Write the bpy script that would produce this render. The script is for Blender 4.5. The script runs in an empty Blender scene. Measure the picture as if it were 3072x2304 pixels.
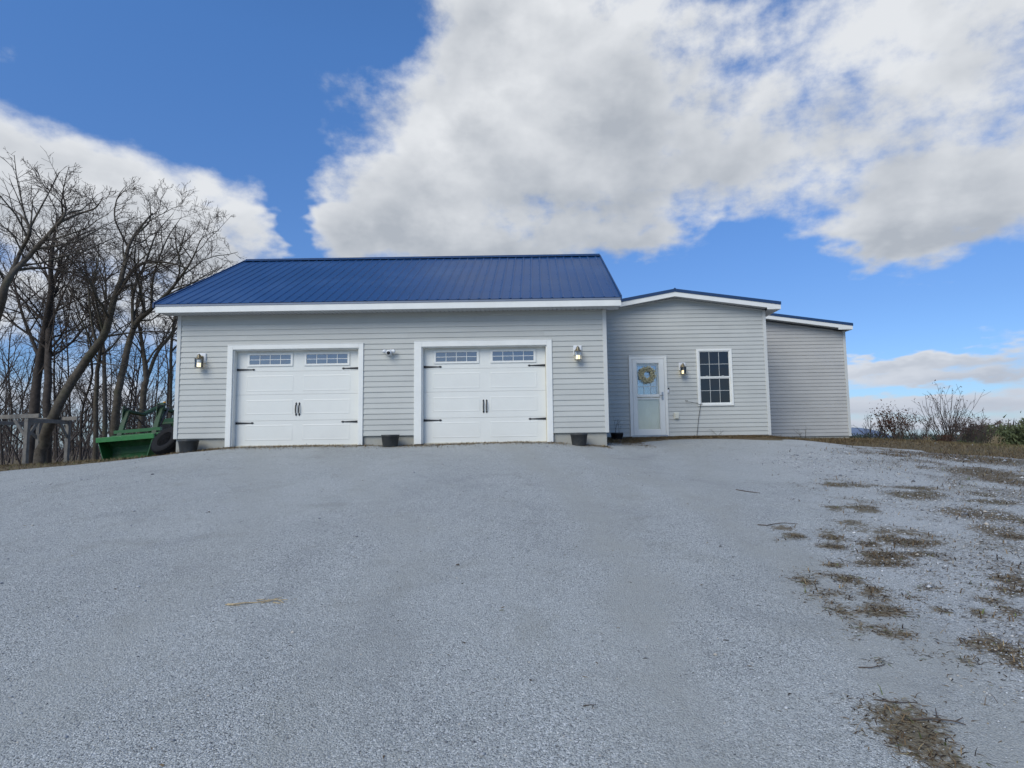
import bpy, math, random
import numpy as np
from mathutils import Vector, Matrix

S = bpy.context.scene
COL = S.collection
R = math.radians

# ------------------------------------------------------------------ camera
F_PX, CX, CY, HZ, ROLL, CZ = 1800.0, 1610.0, 1152.0, 1315.0, 0.0155, 1.6
PITCH = math.atan((HZ - CY) / F_PX)
cd = bpy.data.cameras.new('camera')
cam = bpy.data.objects.new('camera', cd)
COL.objects.link(cam)
S.camera = cam
cd.sensor_fit = 'HORIZONTAL'
cd.sensor_width = 36.0
cd.lens = 36.0 * F_PX / 3072.0
cd.shift_x = -(CX - 1536.0) / 3072.0
cd.clip_start, cd.clip_end = 0.05, 12000.0
_F = Vector((0, math.cos(PITCH), math.sin(PITCH)))
_R0 = Vector((1, 0, 0))
_U0 = Vector((0, -math.sin(PITCH), math.cos(PITCH)))
_R = _R0 * math.cos(ROLL) - _U0 * math.sin(ROLL)
_U = _U0 * math.cos(ROLL) + _R0 * math.sin(ROLL)
m = Matrix((( _R.x, _U.x, -_F.x, 0), (_R.y, _U.y, -_F.y, 0), (_R.z, _U.z, -_F.z, CZ), (0, 0, 0, 1)))
cam.matrix_world = m

# ------------------------------------------------------------------ sun, exposure
SUN_EL, SUN_AZ = 40.0, 212.0          # the sun stands behind and to the left of the viewer, veiled by cloud
sd = bpy.data.lights.new('sun', 'SUN')
sd.energy = 1.35
sd.angle = R(40)
sd.color = (1.0, 0.94, 0.78)
sun = bpy.data.objects.new('sun', sd)
COL.objects.link(sun)
_to = Vector((math.sin(R(SUN_AZ)) * math.cos(R(SUN_EL)), math.cos(R(SUN_AZ)) * math.cos(R(SUN_EL)), math.sin(R(SUN_EL))))
sun.rotation_euler = _to.to_track_quat('Z', 'Y').to_euler()
vs = S.view_settings
vs.view_transform = 'Standard'
vs.look = 'None'
vs.exposure = 0.80
vs.gamma = 1.0
vs.use_curve_mapping = False
S.cycles.max_bounces = 6
S.cycles.diffuse_bounces = 3
S.cycles.glossy_bounces = 3
S.cycles.use_denoising = True

# ------------------------------------------------------------------ node helper
class NT:
    def __init__(s, nt):
        s.nt = nt
    def n(s, t, **kw):
        nd = s.nt.nodes.new(t)
        for k, v in kw.items():
            setattr(nd, k, v)
        return nd
    def put(s, sock, v):
        if hasattr(v, 'is_output') or isinstance(v, bpy.types.NodeSocket):
            s.nt.links.new(v, sock)
        elif v is not None:
            sock.default_value = v
    def math(s, op, a, b=None, c=None, clamp=False):
        nd = s.n('ShaderNodeMath', operation=op)
        nd.use_clamp = clamp
        for i, v in enumerate((a, b, c)):
            if v is not None:
                s.put(nd.inputs[i], v)
        return nd.outputs[0]
    def vmath(s, op, a, b=None):
        nd = s.n('ShaderNodeVectorMath', operation=op)
        s.put(nd.inputs[0], a)
        if b is not None:
            s.put(nd.inputs[3] if op == 'SCALE' else nd.inputs[1], b)
        return nd.outputs[1] if op in ('LENGTH', 'DOT_PRODUCT') else nd.outputs[0]
    def noise(s, vec, scale, detail=4, rough=.55, out=0, dist=0):
        nd = s.n('ShaderNodeTexNoise')
        s.put(nd.inputs['Vector'], vec)
        nd.inputs['Scale'].default_value = scale
        nd.inputs['Detail'].default_value = detail
        nd.inputs['Roughness'].default_value = rough
        nd.inputs['Distortion'].default_value = dist
        return nd.outputs[out]
    def voro(s, vec, scale, out='Distance', feature='F1', rnd=1.0):
        nd = s.n('ShaderNodeTexVoronoi', feature=feature)
        s.put(nd.inputs['Vector'], vec)
        nd.inputs['Scale'].default_value = scale
        nd.inputs['Randomness'].default_value = rnd
        return nd.outputs[out]
    def ramp(s, fac, stops, interp='LINEAR'):
        nd = s.n('ShaderNodeValToRGB')
        cr = nd.color_ramp
        cr.interpolation = interp
        while len(cr.elements) < len(stops):
            cr.elements.new(.5)
        for e, (p, c) in zip(cr.elements, stops):
            e.position = p
            e.color = (c, c, c, 1) if isinstance(c, (int, float)) else (*c, 1)
        s.put(nd.inputs[0], fac)
        return nd.outputs[0]
    def step(s, v, a, b, lo=0.0, hi=1.0):
        nd = s.n('ShaderNodeMapRange', interpolation_type='SMOOTHSTEP')
        s.put(nd.inputs[0], v)
        for i, q in enumerate((a, b, lo, hi)):
            nd.inputs[i + 1].default_value = q
        return nd.outputs[0]
    def mix(s, fac, a, b, mode='MIX'):
        nd = s.n('ShaderNodeMix', data_type='RGBA', blend_type=mode)
        s.put(nd.inputs['Factor'], fac)
        for k, v in ((6, a), (7, b)):
            if isinstance(v, (tuple, list)) and len(v) == 3:
                v = (*v, 1)
            s.put(nd.inputs[k], v)
        return nd.outputs[2]
    def bump(s, h, strength, dist=.01, normal=None):
        nd = s.n('ShaderNodeBump')
        nd.inputs['Strength'].default_value = strength
        nd.inputs['Distance'].default_value = dist
        s.put(nd.inputs['Height'], h)
        if normal is not None:
            s.put(nd.inputs['Normal'], normal)
        return nd.outputs[0]

# ------------------------------------------------------------------ world: clear sky with drifting cumulus
world = bpy.data.worlds.new('World')
S.world = world
world.use_nodes = True
world.cycles.sampling_method = 'MANUAL'
world.cycles.sample_map_resolution = 256
wn = world.node_tree
wn.nodes.clear()
w = NT(wn)
# cloud banks: azimuth, elevation, half widths (degrees), weight
BANKS = [(-10.5,24.0,9.0,6.5,1.0), (2.0,30.0,13.0,9.0,.95), (19.0,27.0,12.0,7.0,.85), (35.5,21.0,9.0,6.5,1.0), (37.0,30.0,9.0,5.0,.45),
 (-1.0,38.5,9.0,4.4,0.7), (31.0,16.2,6.0,1.9,0.9), (-4.0,18.6,17.0,2.2,0.9), (-42.0,20.0,9.0,3.6,1.1), (-31.5,17.8,8.5,3.8,1.1),
 (-39.0,12.0,15.0,4.3,0.6), (-19.5,30.6,4.5,1.8,0.85), (18.5,17.9,3.6,1.7,-1.0), (-22.6,21.0,2.0,7.5,-1.5), (-31.0,31.5,14.0,5.2,-1.6),
 (14.1,13.4,12.9,2.6,-1.3), (-14.0,35.5,4.2,2.6,-0.6), (31.0,5.6,9.5,.75,1.5), (35.0,4.3,7.0,.55,1.2), (33.0,2.2,12.0,.75,1.3), (33.0,.6,14.0,.5,.9), (32.0,3.3,5.0,.35,-.9),
 (-38.2,3.4,13.9,1.5,0.6), (33.9,9.9,9.0,2.8,-1.4), (9.0,22.5,8.0,3.4,.7), (12.5,36.0,7.0,4.5,.8), (9.0,30.0,6.0,4.0,.35), (12.0,8.5,16.0,2.2,-.8), (-14.0,11.0,12.0,3.0,-.6)]
tc = w.n('ShaderNodeTexCoord')
dirv = tc.outputs['Generated']
sp = w.n('ShaderNodeSeparateXYZ')
w.put(sp.inputs[0], dirv)
dx, dy, dz = sp.outputs
den = w.math('ADD', w.math('ABSOLUTE', dz), .25)
cb = w.n('ShaderNodeCombineXYZ')
w.put(cb.inputs[0], w.math('DIVIDE', dx, den))
w.put(cb.inputs[1], w.math('DIVIDE', dy, den))
q = cb.outputs[0]
def noise2(vec, scale, detail, rough, out=0, dist=0):
    o = w.noise(vec, scale, detail, rough, out, dist)
    o.node.noise_dimensions = '2D'
    return o
pb = w.n('ShaderNodeCombineXYZ')
w.put(pb.inputs[0], w.math('ARCTAN2', dx, dy))
w.put(pb.inputs[1], w.math('ARCSINE', dz))
ae = w.vmath('MULTIPLY', pb.outputs[0], (1.0, 1.5, 0))
n1 = noise2(q, 2.3, 6, .52)
n2 = noise2(ae, 15.0, 6, .60)
wob = w.vmath('MULTIPLY', w.vmath('SUBTRACT', noise2(q, 5.0, 3, .6, 1), (.5, .5, .5)), (.16, .07, 0))
wob = w.vmath('SCALE', wob, w.step(w.math('ABSOLUTE', dz), .02, .16, .25, 1.0))
P_ = w.vmath('ADD', pb.outputs[0], wob)
flat = w.step(w.math('ABSOLUTE', dz), .03, .22, .35, 1.0)
tot = w.math('MULTIPLY_ADD', w.math('MULTIPLY', w.math('SUBTRACT', n1, .5), flat), 2.9, .22)
lift = None
for (a, e, sa, se, wt) in BANKS:
    nd = w.n('ShaderNodeVectorMath', operation='MULTIPLY_ADD')
    w.put(nd.inputs[0], P_)
    nd.inputs[1].default_value = (1 / R(sa), 1 / R(se), 0)
    nd.inputs[2].default_value = (-R(a) / R(sa), -R(e) / R(se), 0)
    vec = nd.outputs[0]
    ex = w.math('POWER', 1 / math.e, w.vmath('DOT_PRODUCT', vec, vec))
    tot = w.math('MULTIPLY_ADD', ex, wt, tot)
    if wt > 0:
        nd = w.n('ShaderNodeVectorMath', operation='MULTIPLY_ADD')
        w.put(nd.inputs[0], vec)
        w.put(nd.inputs[1], ex)
        w.put(nd.inputs[2], lift if lift is not None else (0, 0, 0))
        lift = nd.outputs[0]
tot = w.math('MULTIPLY_ADD', w.math('SUBTRACT', n2, .5), 1.25, tot)
ls = w.n('ShaderNodeSeparateXYZ')
w.put(ls.inputs[0], lift)
sky = w.n('ShaderNodeTexSky', sky_type='NISHITA')
sky.sun_disc = False
sky.sun_elevation = R(SUN_EL)
sky.sun_rotation = R(SUN_AZ)
sky.altitude = 200
sky.air_density = 1.0
sky.dust_density = 0.6
sky.ozone_density = 3.0
air = w.ramp(dz, [(0, (.39, .50, .67)), (.19, (.42, .54, .70)), (.55, (.51, .77, .99)), (1, (.52, .80, 1.0))])
blue = w.mix(1.0, sky.outputs[0], air, 'MULTIPLY')
blue = w.mix(1.0, blue, (1.0, 1.02, 1.08), 'MULTIPLY')
mask = w.step(tot, .08, 1.12)
# sunlit shoulders, grey undersides: height within the bank, thickness and billow
n3 = noise2(w.vmath('ADD', ae, (.07, .11, 0)), 7.0, 4, .5)
sh = w.math('MULTIPLY_ADD', ls.outputs[1], -.62, .22)
sh = w.math('MULTIPLY_ADD', w.math('SUBTRACT', n2, .5), -.7, sh)
sh = w.math('MULTIPLY_ADD', w.math('SUBTRACT', n3, .5), -1.5, sh)
sh = w.math('MULTIPLY_ADD', w.step(tot, .5, 1.8), .35, sh)
shade = w.math('MULTIPLY_ADD', w.math('SUBTRACT', n1, .5), -.5, sh, clamp=True)
cloud = w.mix(shade, (4.6, 4.72, 4.85), (2.55, 2.74, 3.0))
cloud = w.mix(w.step(dz, .02, .20, .62, 0.0), cloud, (2.75, 3.05, 3.75))
col = w.mix(w.math('MULTIPLY', mask, .96), blue, cloud)
bg = w.n('ShaderNodeBackground')
w.put(bg.inputs[0], col)
bg.inputs[1].default_value = 0.10
wo = w.n('ShaderNodeOutputWorld')
wn.links.new(bg.outputs[0], wo.inputs[0])

# ------------------------------------------------------------------ mesh helpers
ORG = {}
def link_mesh(name, v, f, mat, parent=None, smooth=False, org=None, attrs=None):
    """v: (n,3) world coordinates; f: list of faces or (m,k) array"""
    v = np.asarray(v, dtype=np.float32).reshape(-1, 3)
    if org is None:
        org = ORG.get(parent.name, (0, 0, 0)) if parent is not None else (0, 0, 0)
    org = np.asarray(org, dtype=np.float32)
    me = bpy.data.meshes.new(name)
    if isinstance(f, np.ndarray):
        k = f.shape[1]
        me.vertices.add(len(v))
        me.vertices.foreach_set('co', (v - org).ravel())
        me.loops.add(f.size)
        me.loops.foreach_set('vertex_index', f.ravel().astype(np.int32))
        me.polygons.add(len(f))
        me.polygons.foreach_set('loop_start', np.arange(0, f.size, k, dtype=np.int32))
        me.update(calc_edges=True)
    else:
        me.from_pydata((v - org).tolist(), [], f)
    if attrs:
        for an, arr in attrs.items():
            a = me.attributes.new(an, 'FLOAT', 'POINT')
            a.data.foreach_set('value', np.asarray(arr, dtype=np.float32))
    if smooth:
        me.polygons.foreach_set('use_smooth', np.ones(len(me.polygons), dtype=bool))
    if mat is not None:
        me.materials.append(mat)
    o = bpy.data.objects.new(name, me)
    COL.objects.link(o)
    if parent is not None:
        o.parent = parent
    else:
        o.location = org.tolist()
    ORG[o.name] = tuple(org.tolist())
    return o

def thing(name, loc, label, cat, group=None, rz=0):
    o = bpy.data.objects.new(name, None)
    COL.objects.link(o)
    o.location = loc
    o.rotation_euler = (0, 0, rz)
    o.empty_display_size = .2
    ORG[o.name] = tuple(loc)
    return tag(o, label, cat, group)

def tag(o, label, cat, group=None, kind=None):
    o['label'] = label
    o['category'] = cat
    if group:
        o['group'] = group
    if kind:
        o['kind'] = kind
    return o

def copy_tree(o, parent=None):
    c = o.copy()
    COL.objects.link(c)
    c.parent = parent
    for ch in o.children:
        copy_tree(ch, c)
    return c

class MB:
    def __init__(s):
        s.v, s.f = [], []
    def box(s, x0, x1, y0, y1, z0, z1):
        b = len(s.v)
        s.v += [(x0, y0, z0), (x1, y0, z0), (x1, y1, z0), (x0, y1, z0), (x0, y0, z1), (x1, y0, z1), (x1, y1, z1), (x0, y1, z1)]
        s.f += [tuple(b + i for i in q) for q in ((0, 3, 2, 1), (4, 5, 6, 7), (0, 1, 5, 4), (1, 2, 6, 5), (2, 3, 7, 6), (3, 0, 4, 7))]
        return s
    def prism(s, poly, vec):
        b, n = len(s.v), len(poly)
        s.v += [tuple(p) for p in poly] + [tuple(p[i] + vec[i] for i in range(3)) for p in poly]
        s.f.append(tuple(b + i for i in range(n)))
        s.f.append(tuple(b + n + i for i in reversed(range(n))))
        for i in range(n):
            j = (i + 1) % n
            s.f.append((b + j, b + i, b + n + i, b + n + j))
        return s
    def bar(s, a, c, wd, ht, up=(0, 0, 1)):
        a, c, up = Vector(a), Vector(c), Vector(up)
        t = (c - a).normalized()
        sd = t.cross(up).normalized() * (wd / 2)
        u = sd.cross(t).normalized() * (ht / 2)
        return s.prism([a + sd + u, a - sd + u, a - sd - u, a + sd - u], c - a)
    def tube(s, pts, rad, n=8, closed=False):
        pts = [Vector(p) for p in pts]
        k = len(pts)
        rad = rad if isinstance(rad, (list, tuple)) else [rad] * k
        b = len(s.v)
        ref = Vector((0.31, 0.17, 0.93))
        for i, p in enumerate(pts):
            if closed:
                t = pts[(i + 1) % k] - pts[i - 1]
            else:
                t = pts[min(i + 1, k - 1)] - pts[max(i - 1, 0)]
            t.normalize()
            if abs(t.dot(ref)) > .95:
                ref = Vector((.9, .3, .1))
            u = t.cross(ref).normalized()
            vv = t.cross(u)
            for j in range(n):
                a = 2 * math.pi * j / n
                s.v.append(tuple(p + (u * math.cos(a) + vv * math.sin(a)) * rad[i]))
        for i in range(k if closed else k - 1):
            i2 = (i + 1) % k
            for j in range(n):
                j2 = (j + 1) % n
                s.f.append((b + i * n + j, b + i * n + j2, b + i2 * n + j2, b + i2 * n + j))
        if not closed:
            s.f.append(tuple(b + j for j in reversed(range(n))))
            s.f.append(tuple(b + (k - 1) * n + j for j in range(n)))
        return s
    def lathe(s, prof, n=16, mtx=None):
        b = len(s.v)
        for (r, z) in prof:
            for j in range(n):
                a = 2 * math.pi * j / n
                p = Vector((r * math.cos(a), r * math.sin(a), z))
                s.v.append(tuple(mtx @ p if mtx else p))
        k = len(prof)
        for i in range(k - 1):
            for j in range(n):
                j2 = (j + 1) % n
                s.f.append((b + i * n + j, b + i * n + j2, b + (i + 1) * n + j2, b + (i + 1) * n + j))
        if prof[0][0] > 1e-6:
            s.f.append(tuple(b + j for j in reversed(range(n))))
        if prof[-1][0] > 1e-6:
            s.f.append(tuple(b + (k - 1) * n + j for j in range(n)))
        return s
    def build(s, name, mat, parent=None, smooth=False, org=None):
        return link_mesh(name, s.v, s.f, mat, parent, smooth, org)
    def local(s, name, mat, parent, smooth=False):
        return link_mesh(name, s.v, s.f, mat, parent, smooth, (0, 0, 0))

def bevel(o, wd=.004, seg=2):
    md = o.modifiers.new('bevel', 'BEVEL')
    md.width = wd
    md.segments = seg
    md.limit_method = 'ANGLE'
    return o

# ------------------------------------------------------------------ materials
def pmat(name, col, rough=.6, *a_, orand=0.0, **k_):
    mt = _pmat(name, col, rough, *a_, **k_)
    if orand:
        # every piece comes from the factory a shade different
        t = NT(mt.node_tree)
        bs = mt.node_tree.nodes['Principled BSDF']
        src = bs.inputs['Base Color'].links[0].from_socket
        rnd = t.n('ShaderNodeObjectInfo').outputs['Random']
        k = t.math('MULTIPLY_ADD', rnd, 2 * orand, 1 - orand)
        cc = t.n('ShaderNodeCombineColor')
        for i in range(3):
            t.put(cc.inputs[i], k)
        t.put(bs.inputs['Base Color'], t.mix(1.0, src, cc.outputs[0], 'MULTIPLY'))
    return mt
def _pmat(name, col, rough=.6, var=.06, vscale=4.0, bump=0.0, bscale=60.0, spec=.5, metal=0.0, tint=None, tscale=1.2, tamt=.5, coat=0.0):
    mt = bpy.data.materials.new(name)
    mt.use_nodes = True
    nt = mt.node_tree
    t = NT(nt)
    bs = nt.nodes['Principled BSDF']
    co = t.n('ShaderNodeNewGeometry').outputs['Position']
    n = t.noise(co, vscale, 5, .6)
    c0 = tuple(x * (1 - var) for x in col)
    c1 = tuple(min(1, x * (1 + var)) for x in col)
    c = t.mix(t.step(n, .3, .7), c0, c1)
    if tint:
        k = t.math('MULTIPLY', t.step(t.noise(co, tscale, 6, .65), .48, .72), tamt)
        c = t.mix(k, c, tint)
    t.put(bs.inputs['Base Color'], c)
    t.put(bs.inputs['Roughness'], t.math('MULTIPLY_ADD', n, .14, rough - .07))
    bs.inputs['Metallic'].default_value = metal
    bs.inputs['Specular IOR Level'].default_value = spec
    bs.inputs['Coat Weight'].default_value = coat
    if bump:
        t.put(bs.inputs['Normal'], t.bump(t.noise(co, bscale, 5, .65), bump, .01))
    return mt

M = {}
M['siding'] = pmat('vinyl_siding', (.475, .478, .445), .5, orand=.035, var=.03, vscale=1.3, bump=.05, bscale=150, spec=.4, tint=(.42, .42, .40), tscale=.8, tamt=.35)
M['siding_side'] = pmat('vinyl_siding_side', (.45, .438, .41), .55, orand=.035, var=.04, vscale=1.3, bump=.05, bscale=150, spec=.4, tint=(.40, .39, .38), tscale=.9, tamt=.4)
M['trim'] = pmat('white_trim', (.77, .765, .72), .45, .03, 3, .03, 60, .45, tint=(.62, .63, .61), tscale=2.0, tamt=.3)
M['post'] = pmat('corner_post_vinyl', (.56, .562, .535), .5, .03, 3)
M['soffit'] = pmat('soffit_vinyl', (.52, .53, .535), .55, .03, 2)
M['roof'] = pmat('blue_painted_steel', (.011, .050, .150), .34, .10, .9, .10, 2.5, .5, tint=(.035, .085, .20), tscale=.5, tamt=.6)
M['rooftrim'] = pmat('blue_roof_trim', (.012, .045, .125), .45, .06, 2)
M['drip'] = pmat('grey_drip_edge', (.19, .22, .28), .5, .06, 8)
M['concrete'] = pmat('concrete', (.36, .355, .32), .85, .12, 3, .3, 40, .3, tint=(.25, .225, .17), tscale=3.0, tamt=.5)
M['gdoor'] = pmat('garage_door_paint', (.73, .725, .675), .42, .02, 2, .04, 30, .45, tint=(.66, .68, .64), tscale=1.0, tamt=.4)
M['gdoor_low'] = pmat('garage_door_paint_weathered', (.68, .70, .67), .48, .03, 2, .04, 30, .45, tint=(.58, .58, .50), tscale=1.4, tamt=.35)
M['black'] = pmat('black_iron', (.018, .018, .02), .55, .15, 20)
M['darkpot'] = pmat('dark_plastic', (.035, .037, .038), .55, .2, 9, .1, 60, .4, tint=(.09, .085, .075), tscale=6, tamt=.4)
M['blackpot'] = pmat('black_plastic', (.014, .014, .016), .45, .2, 9, 0, 60, .4)
M['strip'] = pmat('tan_weather_strip', (.55, .50, .38), .7, .1, 9)
M['doorwhite'] = pmat('storm_door_white', (.75, .75, .71), .4, .02, 3, 0, 1, .5)
M['innerdoor'] = pmat('inner_door_paint', (.84, .83, .70), .5, .03, 3, 0, 1, .4)
M['metal'] = pmat('brushed_nickel', (.42, .42, .42), .35, .08, 20, metal=1.0)
M['ivory'] = pmat('ivory_plastic', (.66, .64, .54), .5, .03, 5)
M['white_plastic'] = pmat('white_plastic', (.75, .76, .77), .4, .02, 5)
M['black_plastic'] = pmat('black_gloss_plastic', (.012, .012, .014), .25, .1, 8)
M['bronze'] = pmat('aged_bronze', (.26, .215, .14), .38, .3, 40, .1, 90, .5, .85)
M['wood'] = pmat('weathered_wood', (.20, .185, .165), .85, .18, 5, .4, 40, .25, tint=(.13, .125, .12), tscale=4, tamt=.5)
M['green'] = pmat('green_machine_paint', (.014, .105, .026), .42, .10, 4, .05, 40, .5, tint=(.05, .13, .05), tscale=5, tamt=.4, coat=.2)
M['green_worn'] = pmat('green_worn_steel', (.026, .10, .036), .6, .2, 6, .2, 40, .4, tint=(.12, .15, .10), tscale=4, tamt=.6)
M['green_dark'] = pmat('oily_green_paint', (.006, .045, .014), .6, .2, 8, .1, 40, .45, tint=(.03, .035, .02), tscale=7, tamt=.6)
M['cage'] = pmat('pewter_cage', (.42, .39, .33), .4, .15, 30, metal=.8)
M['amber'] = pmat('amber_plastic', (.75, .38, .03), .35, .05, 8)
M['yellow'] = pmat('yellow_paint', (.70, .48, .03), .45, .06, 8)
M['rubber'] = pmat('tyre_rubber', (.011, .011, .012), .8, .2, 12, .3, 60, .2, tint=(.024, .022, .020), tscale=7, tamt=.5)
M['steel'] = pmat('dark_steel', (.05, .05, .055), .5, .2, 10)
M['wire'] = pmat('rusty_wire', (.05, .045, .04), .7, .2, 20)
M['dryleaf'] = pmat('dry_flower', (.62, .57, .38), .8, .35, 60, tint=(.34, .36, .20), tscale=45, tamt=.9)
M['dryleaf2'] = pmat('dry_flower_pale', (.74, .68, .48), .8, .3, 60)
M['straw'] = pmat('straw_stalk', (.42, .33, .20), .8, .3, 50, tint=(.16, .11, .07), tscale=30, tamt=.7)
M['twig'] = pmat('dry_twig', (.085, .065, .05), .85, .3, 40)
M['bark'] = pmat('grey_brown_bark', (.098, .083, .066), .9, .28, 7, .9, 22, .15, tint=(.085, .088, .055), tscale=1.6, tamt=.6)
M['bark_dark'] = pmat('dark_bark', (.070, .058, .050), .9, .25, 7, .9, 22, .15)
M['branch'] = pmat('thin_branch_bark', (.095, .077, .065), .9, .2, 3, 0, 1, .15)
M['branch_far'] = pmat('far_branch_bark', (.105, .087, .078), .9, .2, 3, 0, 1, .15)
M['shrub_stem'] = pmat('shrub_stem', (.105, .085, .075), .85, .25, 8, 0, 1, .2)
M['seedhead'] = pmat('brown_seedhead', (.085, .042, .028), .9, .35, 14, 0, 1, .15)
M['rock'] = pmat('pale_rock', (.45, .45, .44), .85, .2, 20, .4, 40, .3)

def glass(name, refl=.16, body=(.012, .014, .016), see=0.0, rough=.02):
    """window glass: a mirror-like reflection over a clear (see=1) or dark pane"""
    mt = bpy.data.materials.new(name)
    mt.use_nodes = True
    nt = mt.node_tree
    nt.nodes.clear()
    t = NT(nt)
    lw = t.n('ShaderNodeFresnel')
    lw.inputs[0].default_value = 1.5
    gl = t.n('ShaderNodeBsdfGlossy')
    gl.inputs['Color'].default_value = (.93, .96, 1, 1)
    gl.inputs['Roughness'].default_value = rough
    co = t.n('ShaderNodeNewGeometry').outputs['Position']
    t.put(gl.inputs['Normal'], t.bump(t.noise(co, 2.2, 2, .5), .10, .02))
    tr = t.n('ShaderNodeBsdfTransparent')
    tr.inputs[0].default_value = (.985, .99, .985, 1)
    df = t.n('ShaderNodeBsdfDiffuse')
    df.inputs[0].default_value = (*body, 1)
    a = t.n('ShaderNodeMixShader')
    a.inputs[0].default_value = see
    nt.links.new(df.outputs[0], a.inputs[1])
    nt.links.new(tr.outputs[0], a.inputs[2])
    b = t.n('ShaderNodeMixShader')
    t.put(b.inputs[0], t.math('ADD', lw.outputs[0], refl, clamp=True))
    nt.links.new(a.outputs[0], b.inputs[1])
    nt.links.new(gl.outputs[0], b.inputs[2])
    o = t.n('ShaderNodeOutputMaterial')
    nt.links.new(b.outputs[0], o.inputs[0])
    return mt
M['pane'] = glass('window_glass', .015, (.012, .013, .014))
M['pane_bright'] = glass('garage_window_glass', .15, (.075, .075, .072), rough=.08)
M['pane_door'] = glass('inner_door_glass', .34, (.03, .035, .04))
M['clear'] = glass('clear_glass', .02, see=1.0)
def emit(name, col, st):
    mt = bpy.data.materials.new(name)
    mt.use_nodes = True
    b = mt.node_tree.nodes['Principled BSDF']
    b.inputs['Base Color'].default_value = (.8, .74, .6, 1)
    b.inputs['Emission Color'].default_value = (*col, 1)
    b.inputs['Emission Strength'].default_value = st
    return mt
M['glow'] = emit('lit_candle_sleeve', (1.0, .80, .42), .95)

# ------------------------------------------------------------------ terrain
#TERRAIN-BEGIN
CTRL = np.array([
 (0,0,0),(-4,0,0),(4,0,-.03),(-10,0,-.12),(10,0,-.25),(0,-8,-.8),(-12,-8,-.9),(12,-8,-1.0),(-20,2,-.1),(20,2,-.3),
 (-6,6,.60),(0,6,.62),(5,6,.56),(-12,7,.48),(9,7,.50),(14,8,.55),(-18,10,.72),
 (-8.1,13.35,1.36),(-6.9,13.35,1.48),(-5.4,13.35,1.505),(-3.3,13.35,1.475),(-1.2,13.35,1.505),(.3,13.35,1.49),(1.55,13.35,1.395),
 (0,11,1.23),(-5,11,1.22),(3,12,1.12),(3.1,14.5,1.36),(2.2,16.3,1.53),(3.5,16.3,1.555),(5,16.3,1.55),(6.4,16.3,1.53),
 (9.27,17,1.32),(9.8,15,1.10),(9.6,12,.97),(13,19,1.24),(12.9,16,1.08),(11.8,16,1.13),(8.6,16.5,1.27),(7.5,19.2,1.44),(10,19.2,1.42),(11,21,1.36),(13.5,22,1.20),(17,18,.95),
 (-11.56,13,1.05),(-10.15,14,1.20),(-9.28,14.2,1.267),(-14.24,16,1.07),(-16.1,19,.88),(-17.3,21,.91),(-12.4,17,1.13),(-12,22,1.1),(-20,24,.82),(-24,16,.85),(0,24,1.5),(-14,28,.95),(12,28,.9)], dtype=float)
def _U2(r2):
    return np.where(r2 > 1e-9, .5 * r2 * np.log(np.maximum(r2, 1e-9)), 0.0)
_n = len(CTRL)
_d = (CTRL[:, None, 0] - CTRL[None, :, 0])**2 + (CTRL[:, None, 1] - CTRL[None, :, 1])**2
_A = np.zeros((_n + 3, _n + 3))
_A[:_n, :_n] = _U2(_d) + np.eye(_n) * .25
_A[:_n, _n] = 1
_A[:_n, _n + 1:] = CTRL[:, :2]
_A[_n, :_n] = 1
_A[_n + 1:, :_n] = CTRL[:, :2].T
_w = np.linalg.solve(_A, np.concatenate([CTRL[:, 2], np.zeros(3)]))
def sstep(a, b, v):
    t = np.clip((v - a) / (b - a), 0, 1)
    return t * t * (3 - 2 * t)
def terr(x, y):
    x = np.asarray(x, float); y = np.asarray(y, float)
    sh = x.shape
    x, y = x.ravel(), y.ravel()
    xc = np.clip(x, -26, 20); yc = np.clip(y, -10, 30)
    z = np.full(len(x), _w[_n]) + _w[_n + 1] * xc + _w[_n + 2] * yc
    for i in range(_n):
        z += _w[i] * _U2((xc - CTRL[i, 0])**2 + (yc - CTRL[i, 1])**2)
    near = np.clip(z, -3, 1.62)
    dist = np.hypot(x, y)
    left = sstep(8, -8, x)
    far_l = .93 - .003 * np.clip(dist - 20, 0, 45) - .0135 * np.maximum(dist - 65, 0)
    far_r = .9 - .045 * np.clip(dist - 24, 0, 120) - .012 * np.maximum(dist - 144, 0)
    far_b = -1.0 - .02 * np.maximum(dist - 10, 0)
    front = sstep(-6, 6, y)
    far = (far_l * left + far_r * (1 - left)) * front + far_b * (1 - front)
    k = np.maximum.reduce([sstep(24, 36, y), sstep(15, 26, x), sstep(-20, -32, x), sstep(-6, -16, y)])
    far = np.maximum(far, -46.0)
    out = near * (1 - k) + far * k
    out += .010 * np.sin(x * 1.7 + 1.3 * np.sin(y * .9)) * np.sin(y * 1.3 + .7) * (1 - k)
    return out.reshape(sh)
#TERRAIN-END

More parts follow.
